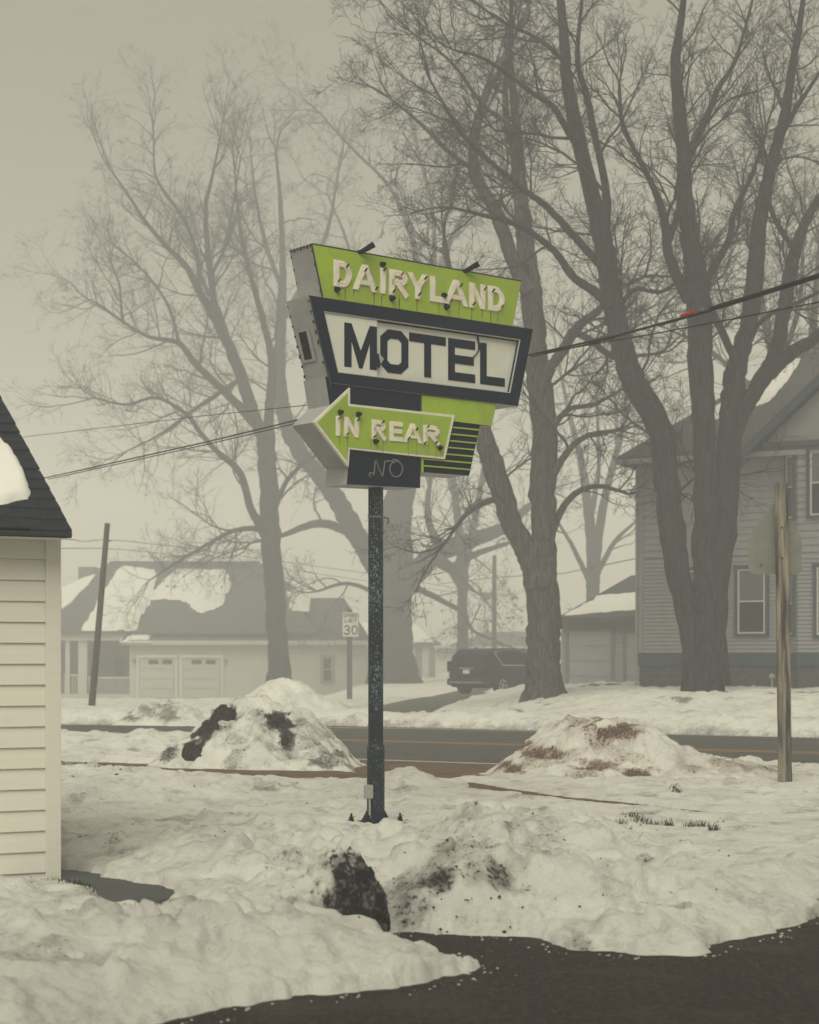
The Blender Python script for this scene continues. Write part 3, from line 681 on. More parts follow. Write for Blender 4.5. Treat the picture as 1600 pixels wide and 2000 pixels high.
# DAIRYLAND
zt = np.mean([SF.hit(651,508,YF)[1], SF.hit(970,560,YF)[1]]); zb_ = np.mean([SF.hit(651,562,YF)[1], SF.hit(970,606,YF)[1]])
WD = .057
rust = MB(); holes = MB()
row = [('D',651,685),('A',688,735),('I',741,752),('R',759,794),('Y',794,835),('L',839,867),('A',866,913),('N',916,946),('D',952,983)]
for ch, a, b in row:
    x0 = SF.hit(a, 560, YF)[0]; x1 = SF.hit(b, 560, YF)[0]
    l_ = glyph(ch, x0, x1, zb_, zt, WD, YF-.016, YF-.0045).build('letter', M['white_letter'], ms)
    tb = MB(); ww = .03
    for pl_, cl in GL[ch]:
        pts = [(x0+ww+.014+(x1-x0-2*ww)*p, YF-.040, zb_+ww+(zt-zb_-2*ww)*q_) for p, q_ in pl_]
        if cl: pts.append(pts[0])
        tb.tube(pts, .0032, 6)
    tb.build('neon_tube', M['tube'], l_)
def zof(px, py, y=YF): return SF.hit(px, py, y)
def rust_streak(px, py, L, w=.013, y=YF-.0055):
    x, z = zof(px, py); n_ = 6; v = []
    for i in range(n_): 
        f = i/(n_-1); ww = w*(1-.6*f)*random.uniform(.7,1.2); xx = x+random.uniform(-.003,.003)
        v += [(xx-ww/2, y, z-L*f), (xx+ww/2, y, z-L*f)]
    rust.add(v, [(2*i, 2*i+2, 2*i+3, 2*i+1) for i in range(n_-1)])
def porcelain(px, py, r=.020, y=YF):
    x, z = zof(px, py); mb = MB(); mb.tube([(x, y-.004, z), (x, y-.03, z), (x, y-.05, z)], [r*1.3, r, r*.7], 12); return mb.build('tube_socket', M['black'], ms)
for (px, py) in [(657,566),(746,517),(764.5,583),(866,577.5),(871,600)]: porcelain(px, py, .024)
for (px, py) in [(673,521),(709,529),(780,537),(826,544),(730,565),(814,576),(895,559),(920,595),(958,569),(942,565),(975,600),(746,528),(657,549),(876,589),(764,570)]:
    x, z = zof(px, py); mb = MB(); mb.tube([(x, YF-.03, z-.012), (x+.004, YF-.062, z+.016)], .0085, 6); mb.build('tube_clip', M['rust'] if (px % 3 == 0) else M['black'], ms)
for (px, py, L) in [(674,566,.16),(730,570,.24),(745,578,.14),(779,577,.17),(780,585,.15),(814,580,.26),(857,590,.24),(896,590,.16),(921,596,.24),(941,605,.13),(958,610,.16),(972,612,.12),(690,560,.1)]: rust_streak(px, py, L)
# arrow: cream outline plate with a green plate on it
YA = YF-.030
arrow = [(613.6,824.6),(684,757),(684,789),(888.6,811),(869.5,897),(683.4,877),(681,911.7)]
mb = MB(); ar = S(*arrow, y=YA); mb.prism(ar, YA, YF+.0035); c_a = mb.build('arrow_border', [M['white_border']], ms)
ac = [(620.5,824.3),(679.5,767.5),(679.5,793),(882.5,815),(866,891.5),(678.5,872.5),(676.8,899)]
YG = YA-.004
mb = MB(); mb.prism(S(*ac, y=YG), YG, YA-.0015); mb.build('arrow_face', M['green'], ms)
mb = MB(); stroke(mb, S((822.6,809),(822.6,889), y=YG), .004, YG-.002, YG-.0005); mb.build('panel_seam', M['sheet'], ms)
zt = np.mean([SF.hit(656,813,YG)[1], SF.hit(850,831,YG)[1]]); zb_ = np.mean([SF.hit(656,852,YG)[1], SF.hit(850,868,YG)[1]])
for ch, a, b in (('I',654.5,664),('N',671.5,699.5),('R',726,752),('E',760.5,784),('A',787,824),('R',826.5,857)):
    x0 = SF.hit(a, 840, YG)[0]; x1 = SF.hit(b, 840, YG)[0]
    l_ = glyph(ch, x0, x1, zb_, zt, .042, YG-.010, YG-.0005).build('letter', M['white_letter'], ms)
    tb = MB(); ww = .022
    for pl_, cl in GL[ch]:
        pts = [(x0+ww+.01+(x1-x0-2*ww)*p, YG-.032, zb_+ww+(zt-zb_-2*ww)*q_) for p, q_ in pl_]
        if cl: pts.append(pts[0])
        tb.tube(pts, .0028, 6)
    tb.build('neon_tube', M['tube'], l_)
for (px, py) in [(659.5,806),(695,810),(728.5,863),(854,875.5)]: porcelain(px, py, .021, YG)
for (px, py) in [(659,817),(696,820),(744,825),(675,848),(728,853),(794,857),(810,839),(832,834),(848,865),(826,866)]:
    x, z = zof(px, py, YG); mb = MB(); mb.tube([(x, YG-.02, z-.01), (x+.004, YG-.05, z+.012)], .0075, 6); mb.build('tube_clip', M['rust'] if px % 2 else M['black'], ms)
for (px, py, L) in [(659,854,.09),(674.5,852,.27),(744,862,.12),(793,860,.17),(810,866,.12),(848,872,.12),(720,860,.08),(833,868,.1)]: rust_streak(px, py, L, .008, YG-.001)
rs = rust.build('rust_streaks', M['rust'], ms); rs['kind'] = 'stuff'
# louvre stripes
for i in range(7):
    yl = 839.5+13.1*i; yr = 839.5+13.1*i
    xr = 934.5-(i*13.0)*.205; xl_ = (884-(i*13)*.24) if i < 4 else 826.5
    a = S((xl_, yl+ (xl_-930)*.062), (xr, yl+(xr-930)*.062)); mb = MB()
    mb.box((a[0][0], YF-.014, a[1][1]-.007), (a[1][0], YF+.003, a[1][1]+.006)); mb.build('louvre_slat', M['green'], ms)
# dead neon NO
mb = MB()
def nt_(pts): mb.tube([(SF.hit(a, b, YF-.05)[0], YF-.05, SF.hit(a, b, YF-.05)[1]) for a, b in pts], .006, 6)
nt_([(724,931),(721,928),(723,923),(728,923),(729,929),(731,925),(733,900),(735,900),(746,929),(748,929),(752,901),(757,900)])
nt_([(765+9*math.cos(t), 917+14*math.sin(t)) for t in [0]]+[(774+12.5*math.cos(math.radians(a)), 916+15.5*math.sin(math.radians(a))) for a in range(-90, 271, 24)] if False else [(774+12.5*math.cos(math.radians(a)), 916+15.5*math.sin(math.radians(a))) for a in range(-90, 271, 24)])
nt_([(752,901),(766,900),(771,904)]); nt_([(766,900),(770,897),(777,899),(782,905)])
mb.build('neon_tube', M['tube2'], ms)
# the two stub floodlight arms
for (px, py) in ((704, 489), (909, 526)):
    x, z = zof(px, py); mb = MB()
    mb.tube([(x-.10, YF+.10, z-.045), (x+.0, YF-.02, z-.015), (x+.07, YF-.12, z+.045)], [.012,.022,.030], 10)
    f_ = mb.build('flood_lamp', M['black'], ms)
    mb = MB(); mb.box((x-.16, YF+.02, z-.06), (x-.02, YF+.12, z-.035)); mb.build('lamp_bracket', M['black'], f_)

# ------------------------------------------------------------------ overhead cables
def Yl(px): return 11.395/((px-800)/FPX+.49)
def cable(pl, r, name='cable'):
    pts = [at(a, b, Yl(a)) for a, b in pl]; pts = np.array(pts); tt_ = np.arange(len(pts)); ts = np.linspace(0, len(pts)-1, (len(pts)-1)*6+1)
    Q = np.stack([np.interp(ts, tt_, pts[:, k]) for k in range(3)], -1)
    return Q
org = at(1037, 692, Yl(1037))
def cab(pl, r, name, m, parent):
    mb = MB(); mb.tube(cable(pl, r)-org, r, 8); return mb.build(name, m, parent)
ce = empty('overhead_cable', org); tag(ce, 'thick black overhead cable with red tag crossing behind the sign', 'cable')
main = [(1900,452),(1600,541),(1500,572),(1395,604),(1200,657),(1037,692.5),(820,755),(603,815),(400,864),(95,932),(-150,975)]
cab(main, .0125, 'cable_run', M['cable'], ce)
cab([(1900,445),(1600,537.5),(1500,569),(1388,603)], .0215, 'cable_bundle', M['cable'], ce)
cab([(1388,607),(1335,621.5),(1290,634.5)], .012, 'cable_tail', M['cable'], ce)
cab([(603,821),(400,869),(95,936)], .009, 'cable_strand', M['cable'], ce)
cab([(1200,661),(1037,697)], .008, 'cable_strand', M['cable'], ce)
cab([(1356,610),(1332,617)], .021, 'tag_sleeve', M['redtag'], ce)
cab([(1372,604),(1366,607)], .024, 'clamp', M['galv'], ce)
cw = empty('overhead_wire', org); tag(cw, 'thin lower wire slanting from the sign to the upper right edge', 'wire')
cab([(1900,530),(1600,590),(1400,629),(1250,657),(1037,693)], .0062, 'wire_run', M['cable'], cw)
cab([(1037,693),(820,752),(603,791),(400,812),(50,853),(-200,878)], .0062, 'wire_run', M['cable'], cw)

# ------------------------------------------------------------------ white shed, left
HF = Frame(*[*(at(118,1720,13.24)[:2])], 0, 26.7)
sh = HF.empty('white_shed'); tag(sh, 'cream clapboard shed with dark snow-patched shingle roof at the left edge', 'shed')
LW = 4.0; ZE = HF.hit(118, 1037, 0)[1]
mb = MB(); mb.box((-LW, .03, -.3), (-.02, 3.9, ZE)); mb.build('wall', M['vinyl_dark'], sh)
mb = MB(); mb.box((-.112, -.022, -.3), (0.0, .10, ZE-.01)); mb.build('corner_board', M['vinyl'], sh, bevel=.004)
mb = MB(); sp = .149
mb.add([(-LW, -.014, 0), (-.113, -.014, 0), (-.113, .0, sp-.002), (-LW, .0, sp-.002), (-LW, .028, 0), (-.113, .028, 0), (-.113, .028, sp), (-LW, .028, sp)],
       [(0,1,2,3),(1,0,4,5),(2,1,5,6),(3,2,6,7),(0,3,7,4)])

b0 = mb.build('clapboard', M['vinyl'], sh, (0, 0, ZE-.06-sp))
for i in range(1, 18): link('clapboard', b0.data, sh, (0, 0, ZE-.06-sp*(i+1)))
mb = MB(); mb.box((-LW, -.03, ZE-.06), (-.10, .028, ZE)); mb.build('frieze_board', M['vinyl'], sh)
# roof: front slope in courses
t_ = .60; OV = .28; XO = .10; zr = ZE+.03; run = 2.2
tipx, tipz = HF.hit(140, 1036, -OV)
XO = tipx
def roofp(x, y, h=0): return (x, y, tipz+(y+OV)*t_+h)
mb = MB(); mb.slab([roofp(-LW-.3,-OV,-.02), roofp(XO,-OV,-.02), roofp(XO,run,-.02), roofp(-LW-.3,run,-.02)], .035); 
mb.slab([(-LW-.3, run, roofp(0,run)[2]-.02), (XO, run, roofp(0,run)[2]-.02), (XO, run*2+OV, tipz-.02), (-LW-.3, run*2+OV, tipz-.02)], .09)
mb.build('roof', M['shingle'], sh)
cw_ = .14; 
mb = MB(); mb.slab([(0,0,.014),(.30,0,.014),(.30,cw_*1.02,.006+cw_*t_),(0,cw_*1.02,.006+cw_*t_)], .012); shm = mb.build('shingle', M['shingle'], sh).data
first = True
so_ = bpy.data.objects[-1] if False else None
for o in list(sh.children):
    if o.name.startswith('shingle'): bpy.data.objects.remove(o)
for r_ in range(int((run+OV)/cw_)):
    y = -OV+r_*cw_; o0 = (r_*.137) % .3
    nsh = 9 if r_ < 16 else 4
    for c_ in range(nsh):
        x = XO-.302*(c_+1)+ (o0 if c_ else 0) - (0 if c_ else 0)
        if c_ == 0: x = XO-.30
        else: x = XO-.30-.303*c_+o0*.9
        o = link('shingle', shm, sh, (x, y-.01, roofp(0, y)[2]-.012+random.uniform(0,.006)+(.004 if c_ else 0))); o.rotation_euler = (random.uniform(-.012,.012), random.uniform(-.01,.01), random.uniform(-.01,.01))
mb = MB(); mb.box((-LW-.3, -OV-.012, tipz-.045), (XO, -OV+.01, tipz-.012)); mb.build('fascia', M['sheet_dark'], sh)
mb = MB(); mb.box((-LW, -OV+.01, tipz-.055), (XO-.02, .02, tipz-.044)); mb.build('soffit', M['vinyl'], sh)
# snow on that roof: a thick sheet with a ragged rim
def roof_snow(name, parent, poly, plane, th, seed, label=None, res=.05, sep=.04, rag=.08):
    """poly in roof coords (x,y); plane(x,y)->z"""
    P_ = np.array(poly); x0, y0 = P_.min(0)-.2; x1, y1 = P_.max(0)+.2
    nx = max(8, int((x1-x0)/res)); ny = max(8, int((y1-y0)/res)); X, Y = np.meshgrid(np.linspace(x0, x1, nx), np.linspace(y0, y1, ny))
    d = -sdf(poly, X, Y) + rag*fbm(X/res*.12, Y/res*.12, 3, seed)
    Z = np.vectorize(plane)(X, Y) + sep*.3 + np.where(d > 0, th*sm(d/(th*1.2)+.25), -.12*sm(-d/.05)) * (1+.25*fbm(X*1.1, Y*1.1, 2, seed+1))
    keep = d > -res*1.5
    i, j = np.meshgrid(np.arange(ny-1), np.arange(nx-1), indexing='ij'); K = keep[:-1,:-1]|keep[1:,:-1]|keep[:-1,1:]|keep[1:,1:]
    i = i[K]; j = j[K]; F = np.stack([i*nx+j, i*nx+j+1, (i+1)*nx+j+1, (i+1)*nx+j], -1)
    me = fast_mesh(name, np.stack([X, Y, Z], -1).reshape(-1, 3), F, M['snow_roof']); return link(name, me, parent)
def shed_roof_xy(px, py, h=.03):     # pixel -> point on the roof plane
    k = (px-800)/FPX; q = -(py-HY)/FPX
    # world = o + x u + y n ; X=kY ; z = CAMH+qY = tipz+(y+OV)t+h
    A_ = np.array([[HF.u[0]-k*HF.u[1], HF.n[0]-k*HF.n[1]], [-q*HF.u[1], t_-q*HF.n[1]]]); b_ = np.array([k*HF.o[1]-HF.o[0], CAMH+q*HF.o[1]-tipz-OV*t_-h])
    return tuple(np.linalg.solve(A_, b_))
poly = [shed_roof_xy(*p) for p in ((-60,985),(0,978),(30,975),(50,965),(45,930),(30,900),(12,868),(0,845))]
poly += [(poly[-1][0]-.5, poly[-1][1]+1.2), (poly[0][0]-2.2, poly[-1][1]+1.2), (poly[0][0]-2.2, poly[0][1])]
roof_snow('roof_snow', sh, poly, lambda x, y: roofp(x, y)[2], .045, 301, res=.03, sep=.05, rag=.07)

# ------------------------------------------------------------------ wooden post with the back of a pentagonal sign
pb = at(1534, 1536, 23.0); PF = Frame(pb[0], 23.0, pb[2]-.12, -8)
ps = PF.empty('wooden_post_sign'); tag(ps, 'weathered square wooden post carrying a pentagonal road sign seen from behind', 'sign')
_, zt = PF.hit(1528, 945, 0); nseg = 22
mb = MB(); v = []; w_ = .084
for i in range(nseg+1):
    f = i/nseg; lean = -.045*f*zt/3.4; ww = w_*(1-.09*f)+random.uniform(-.002,.002)
    for a, b in ((-1,-1),(1,-1),(1,1),(-1,1)): v.append((a*ww+lean+random.uniform(-.002,.002), b*ww, f*zt-.1*(1-f)))
f_ = [(i*4+j, i*4+(j+1) % 4, i*4+4+(j+1) % 4, i*4+4+j) for i in range(nseg) for j in range(4)] + [(nseg*4, nseg*4+1, nseg*4+2, nseg*4+3)]
mb.add(v, f_); mb.build('post', M['wood'], ps, bevel=.008)
mb = MB(); mb.box((-.085-.045,-.088,zt-.16),(.075-.045,-.080,zt-.0)); 
SGY = .115
pen = [PF.hit(a, b, SGY) for a, b in ((1517,975),(1465,1042),(1462,1112),(1468,1121),(1560,1122),(1567,1112),(1566,1060),(1545,1020))]
a_ = [PF.hit(a, b, SGY) for a, b in ((1463,1045),(1462,1110),(1469,1121),(1560,1122),(1567,1112),(1566,1048),(1516,978))]
mb = MB(); mb.prism(a_, SGY, SGY+.004); sgn = mb.build('sign_plate', M['sign_back'], ps)
mb = MB(); x_, z_ = PF.hit(1486,1105,SGY); mb.prism([(x_-.02,z_-.02),(x_+.02,z_-.01),(x_+.022,z_+.02),(x_-.008,z_+.025)], SGY-.003, SGY-.001); mb.build('rust_spot', M['rust'], sgn)
for py in (1030, 1090):
    x_, z_ = PF.hit(1528, py, -.09); mb = MB(); mb.tube([(x_,-.092,z_),(x_,.12,z_)], .012, 6); mb.build('bolt', M['black'], ps)

# ------------------------------------------------------------------ windows
def window(parent, x0, x1, z0, z1, y, trim=.10, name='window', tm='teal', sill=True, curtain=True, mid=True, frame=.045):
    y -= .046
    mb = MB(); d = .05
    mb.box((x0, y-d, z0), (x0+trim, y+.02, z1)); mb.box((x1-trim, y-d, z0), (x1, y+.02, z1)); mb.box((x0-.02, y-d-.01, z1-.002), (x1+.02, y+.02, z1+trim)); mb.box((x0+trim+.002, y-d, z0), (x1-trim-.002, y+.02, z0+trim*.8))
    w = mb.build(name, M[tm], parent)
    a, b, c, e = x0+trim+.003, x1-trim-.003, z0+trim*.8+.003, z1-.004
    mb = MB(); f = frame
    mb.box((a, y-.035, c), (a+f, y+.01, e)); mb.box((b-f, y-.035, c), (b, y+.01, e)); mb.box((a+f+.001, y-.035, c), (b-f-.001, y+.01, c+f)); mb.box((a+f+.001, y-.035, e-f), (b-f-.001, y+.01, e))
    if mid: mb.box((a+f+.001, y-.038, (c+e)/2-f*.45), (b-f-.001, y+.01, (c+e)/2+f*.45))
    mb.build('sash', M['sash'], w)
    mb = MB(); mb.box((a+f, y-.012, c+f), (b-f, y-.008, (c+e)/2)); mb.build('pane', M['glass'], w)
    mb = MB(); mb.box((a+f, y-.012, (c+e)/2), (b-f, y-.008, e-f)); mb.build('pane', M['curtain'] if curtain else M['glass'], w)
    return w

# ------------------------------------------------------------------ grey house, right
RF = Frame(*at(1248,1350,54.)[:2], .56, FRAME); rh = RF.empty('grey_house')
tag(rh, 'two-storey grey clapboard house with dark teal trim at the right edge', 'house')
zw = RF.hit(1250,1275)[1]; zE = RF.hit(1252,896)[1]; WH, DH = 12.0, 9.5
mb = MB(); mb.box((0.02,.03,-.6),(WH,DH,zE)); mb.build('wall', M['clap'], rh)
# foundation blocks
mb = MB(); mb.box((0,0,0),(.392,.05,.182)); bl = None
zfb = RF.hit(1250,1300)[1]
nb = 0
for r_ in range(5):
    for c_ in range(22):
        x = .02+c_*.402 - (.2 if r_ % 2 else 0); 
        if x < 0: x = .02
        if bl is None: bl = mb.build('block', M['block'], rh, (x, -.01, zfb-.19*(r_+1)))
        else: link('block', bl.data, rh, (x, -.01-random.uniform(0,.006), zfb-.19*(r_+1)))
mb = MB(); mb.box((-.06,-.07,zfb),(WH,.028,zw)); mb.build('water_table', M['teal'], rh)
mb = MB(); mb.box((-.04,-.05,zw+.002),(.13,.12,zE-.02)); mb.build('corner_board', M['clap'], rh)
def clap_run(parent, x0, x1, y, z0, z1, sp, m='clap', name='clapboard', rz=0, loc=(0,0)):
    mb = MB(); mb.add([(x0,-.034,0),(x1,-.034,0),(x1,0,sp-.001),(x0,0,sp-.001),(x0,.02,0),(x1,.02,0),(x1,.02,sp),(x0,.02,sp)], [(0,1,2,3),(1,0,4,5),(2,1,5,6),(3,2,6,7),(0,3,7,4)])
    o = mb.build(name, M[m], parent, (loc[0], y+loc[1], z0)); o.rotation_euler = (0,0,rz); z = z0+sp
    while z+sp*.9 < z1:
        q = link(name, o.data, parent, (loc[0], y+loc[1], z)); q.rotation_euler = (0,0,rz); z += sp
zmid = RF.hit(1420,1085)[1]
clap_run(rh, .131, WH, .0, zw+.002, zmid, .113); clap_run(rh, .131, WH, .0, zmid, zE-.1, .20)
mb = MB(); mb.box((.135,-.03,zE-.16),(WH,.0,zE)); mb.build('frieze_board', M['clap'], rh)
# windows
def rwin(px0, px1, py0, py1, y=0.):
    x0, z1 = RF.hit(px0, py0, y); x1, z0 = RF.hit(px1, py1, y); return x0, x1, z0, z1
x0, x1, z0, z1 = rwin(1436,1503,1112,1243); w1 = window(rh, x0, x1, z0, z1, -.005)
window(rh, x0-1.62, x1-1.62, z0, z1, -.005)
_, _, z0b, z1b = rwin(1436,1503,888,1010); pass
# two-storey canted bay
bx = RF.hit(1534, 1200, 0)[0]; a_ = .55; bw = 2.3
plan = [(bx, .0), (bx+a_, -a_), (bx+a_+bw, -a_), (bx+2*a_+bw, 0)]
mb = MB(); mb.hprism([(bx,.1)]+plan+[(bx+2*a_+bw,.1)], zw, zE-.05, 0); bay = mb.build('bay', M['clap'], rh)
mb = MB(); mb.hprism([(bx-.05,.1),(bx-.05,-.0),(bx+a_-.03,-a_-.08),(bx+a_+bw+.03,-a_-.08),(bx+2*a_+bw+.05,0),(bx+2*a_+bw+.05,.1)], zfb+.001, zw-.001, 0); mb.build('bay_skirt', M['teal'], rh)
mb = MB(); mb.hprism([(bx,.1),(bx,.0),(bx+a_,-a_),(bx+a_+bw,-a_),(bx+2*a_+bw,0),(bx+2*a_+bw,.1)], -.6, zfb, 0); mb.build('bay_foundation', M['block'], rh)
# boards on bay front
for (za_, zb2, sp) in ((zw+.002, zmid, .113), (zmid, zE-.1, .2)):
    clap_run(rh, 0, bw, -a_-.002, za_, zb2, sp, loc=(bx+a_, 0)); clap_run(rh, 0, a_*math.sqrt(2), -.002, za_, zb2, sp, rz=-math.pi/4, loc=(bx, 0))
# windows on the bay (its slanting side and its front)
def bay_side_window(z0, z1):
    e = bpy.data.objects.new('window', None)
    w = window(rh, .13, .66, z0, z1, -.005, trim=.07, frame=.035); w.location = (bx, 0, 0); w.rotation_euler = (0, 0, -math.pi/4); return w
_, z1 = RF.hit(1552,1118,-.3); _, z0 = RF.hit(1552,1243,-.3); bay_side_window(z0, z1)
_, z1 = RF.hit(1552,890,-.3); _, z0 = RF.hit(1552,1016,-.3); bay_side_window(z0, z1)
xx, z1 = RF.hit(1577,880,-a_); _, z0 = RF.hit(1577,1013,-a_); window(rh, xx, xx+1.1, z0, z1, -a_-.007)
xx, z1 = RF.hit(1590,1108,-a_); _, z0 = RF.hit(1590,1246,-a_); window(rh, xx, xx+1.1, z0, z1, -a_-.007)
# hipped roof
tx, tz = RF.hit(1205, 893, -.6); ov = .62; tpitch = .80
hx0, hy0, hx1, hy1 = tx, -ov, WH+.6, DH+.6; half = (hy1-hy0)/2; zrdg = tz+half*tpitch
A_, B_, C_, D_ = (hx0,hy0,tz), (hx1,hy0,tz), (hx1,hy1,tz), (hx0,hy1,tz); E_, F2 = (hx0+half, hy0+half, zrdg), (hx1-half+1, hy0+half, zrdg)
mb = MB(); mb.slab([A_,B_,F2,E_], .10); mb.slab([D_,A_,E_], .10); mb.slab([C_,D_,E_,F2], .10); mb.slab([B_,C_,F2], .10); rr = mb.build('roof', M['shingle_house'], rh)
mb = MB(); mb.box((hx0+.02, hy0-.02, tz-.22), (hx1, hy0+.03, tz-.08)); mb.box((hx0-.02, hy0, tz-.22), (hx0+.03, hy1, tz-.08)); mb.build('fascia', M['clap'], rh)
mb = MB(); mb.box((hx0+.03, hy0+.03, tz-.20), (hx1, .0, tz-.17)); mb.build('soffit', M['teal'], rh)
# front gable over the bay
gx, gz = RF.hit(1428, 893, -1.0); gc = bx+a_+bw/2+.4; gh = gc-gx; gp = .86; yg = -1.0
mb = MB(); mb.slab([(gx,yg,gz),(gc,yg,gz+gh*gp),(gc,half,gz+gh*gp),(gx,half,gz)], .16, down=(0,0,-1)); mb.slab([(gc,yg,gz+gh*gp),(gc+gh,yg,gz),(gc+gh,half,gz),(gc,half,gz+gh*gp)], .16)
mb.build('gable_roof', M['shingle_house'], rh)
mb = MB(); mb.prism([(gx+.05,gz-.30),(gc,gz+gh*gp-.30),(gc,gz+gh*gp-.02),(gx+.05,gz-.02)], yg-.03, yg+.02); mb.prism([(gc,gz+gh*gp-.30),(gc+gh,gz-.3),(gc+gh,gz-.02),(gc,gz+gh*gp-.02)], yg-.03, yg+.02); mb.build('verge_board', M['teal'], rh)
_, zg0 = RF.hit(1560, 862, yg+.5)
mb = MB(); mb.prism([(bx-.35,zg0),(gc+gh-.9,zg0),(gc,gz+gh*gp-.3),(gx+1.0,gz+.95*.86-.25)], yg+.45, yg+.55); mb.build('gable_wall', M['clap'], rh)
mb = MB(); mb.box((bx-.45, yg+.30, zg0-.14), (gc+gh-.8, .0, zg0)); mb.build('pent_board', M['teal'], rh)
# snow on the hip
def house_roof_xy(px, py):
    k = (px-800)/FPX; q = -(py-HY)/FPX; F_ = RF
    A2 = np.array([[F_.u[0]-k*F_.u[1], F_.n[0]-k*F_.n[1]], [-q*F_.u[1], tpitch-q*F_.n[1]]]); b2 = np.array([k*F_.o[1]-F_.o[0], CAMH+q*F_.o[1]-F_.o[2]-tz-ov*tpitch])
    return tuple(np.linalg.solve(A2, b2))
pp = [house_roof_xy(*p) for p in ((1350,826),(1400,820),(1450,800),(1500,785),(1540,745),(1560,700),(1510,732),(1430,778),(1380,802))]
roof_snow('roof_snow', rh, pp, lambda x, y: tz+(y+ov)*tpitch, .06, 311, res=.08, sep=.02, rag=.12)
# downpipe and gas meter pipe at the wall foot
mb = MB(); mb.tube([(-.03,-.10,zE-.3),(-.03,-.10,.2),(-.5,-.4,.05),(-1.4,-.6,-.02)], .04, 8); mb.build('downpipe', M['clap'], rh)
xx, zz = RF.hit(1508,1318,-.15); mb = MB(); mb.tube([(xx,-.15,zz-.5),(xx,-.15,zz+.05)], .03, 8); mb.tube([(xx-.07,-.15,zz-.05),(xx+.09,-.15,zz-.05)], .07, 10); mb.build('gas_meter', M['boxgrey'], rh)

# ------------------------------------------------------------------ garage behind
GF = Frame(*at(1097,1343,64.)[:2], .55, FRAME); gr = GF.empty('grey_garage'); tag(gr, 'low grey garage with snow strip on its roof beside the grey house', 'garage')
zge = GF.hit(1100,1210)[1]; WG = 6.5
mb = MB(); mb.box((.02,.03,-.4),(WG,7,zge)); mb.build('wall', M['clap'], gr); clap_run(gr, 0, WG, 0, .0, zge, .13)
for (pa, pb_, pt) in ((1105,1200,1233),(1217,1262,1236)):
    x0, z1 = GF.hit(pa, pt, -.03); x1 = GF.hit(pb_, pt, -.03)[0]
    if pa > 1200: x1 = x0+1.9
    mb = MB(); mb.box((x0,-.07,-.1),(x0+.12,.0,z1)); mb.box((x1-.12,-.07,-.1),(x1,.0,z1)); mb.box((x0,-.075,z1+.001),(x1,.0,z1+.14)); dr = mb.build('garage_door', M['trim_and_porch_shade'], gr)
    for k_ in range(4):
        h_ = (z1+.1)/4; mb = MB(); mb.box((x0+.122,-.045,-.1+h_*k_+.008),(x1-.122,-.02,-.1+h_*(k_+1)-.008)); mb.build('door_panel', M['clap'], dr)
gtx, gtz = GF.hit(1089,1206,-.4); tg = .26
mb = MB(); mb.slab([(gtx,-.4,gtz),(WG+.4,-.4,gtz),(WG+.4,6.2,gtz+6.6*tg),(gtx,6.2,gtz+6.6*tg)], .16); mb.slab([(gtx,6.2,gtz+6.6*tg),(WG+.4,6.2,gtz+6.6*tg),(WG+.4,12,gtz),(gtx,12,gtz)], .16); mb.build('roof', M['shingle_house'], gr)
roof_snow('roof_snow', gr, [(gtx+.15,-.1),(gtx+1.6,.3),(gtx+3,1.0),(WG,1.2),(WG,3.8),(gtx+3,3.4),(gtx+.15,2.4)], lambda x, y: gtz+(y+.4)*tg, .10, 321, res=.1, sep=.04, rag=.3)

# ------------------------------------------------------------------ far left house
LF = Frame(*at(253,1365,122.)[:2], -1.12, 0); lh = LF.empty('pale_house'); tag(lh, 'pale ranch house in fog with two garage doors and snow-patched roof', 'house')
def H(px, py, y=0.): return LF.hit(px, py, y)
def lbox(name, px0, px1, py0, py1, y0, y1, m, parent=None):
    a, zt_ = H(px0, py0, y0); b, zb_ = H(px1, py1, y0); mb = MB(); mb.box((a, y0, zb_), (b, y1, zt_)); return mb.build(name, M[m], parent or lh)
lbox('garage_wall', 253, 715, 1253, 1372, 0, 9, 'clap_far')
lbox('porch_wall', 60, 253, 1235, 1372, 3.2, 9, 'trim_and_porch_shade')  # recessed wall, porch shade put into its colour
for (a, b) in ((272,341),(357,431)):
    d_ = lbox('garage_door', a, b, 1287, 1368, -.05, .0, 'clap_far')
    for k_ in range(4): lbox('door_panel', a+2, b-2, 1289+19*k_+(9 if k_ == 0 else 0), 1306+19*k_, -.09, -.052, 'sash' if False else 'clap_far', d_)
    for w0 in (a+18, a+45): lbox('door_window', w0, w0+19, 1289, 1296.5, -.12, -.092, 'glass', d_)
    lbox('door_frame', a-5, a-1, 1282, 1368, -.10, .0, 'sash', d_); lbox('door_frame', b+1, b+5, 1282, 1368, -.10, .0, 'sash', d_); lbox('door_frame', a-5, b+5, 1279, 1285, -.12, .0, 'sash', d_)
window(lh, *[H(627,1283)[0], H(652,1283)[0], H(627,1334)[1], H(627,1283)[1]], -.03, name='window', tm='trim_and_porch_shade', curtain=False)
for px in (259, 438): lbox('wall_lamp', px, px+5, 1287, 1295, -.2, -.02, 'trim_and_porch_shade')
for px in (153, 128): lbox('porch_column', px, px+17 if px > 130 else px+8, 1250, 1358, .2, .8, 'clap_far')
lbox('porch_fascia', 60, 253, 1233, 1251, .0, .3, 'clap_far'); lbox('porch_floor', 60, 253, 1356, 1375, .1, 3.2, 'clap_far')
rl = lbox('railing', 172, 253, 1322, 1325, .3, .4, 'clap_far')
for px in range(174, 253, 5): lbox('baluster', px, px+1.6, 1325, 1357, .3, .36, 'clap_far', rl)
rl = lbox('railing', 125, 153, 1317, 1320, .3, .4, 'clap_far')
for px in range(126, 153, 5): lbox('baluster', px, px+1.6, 1320, 1356, .3, .36, 'clap_far', rl)
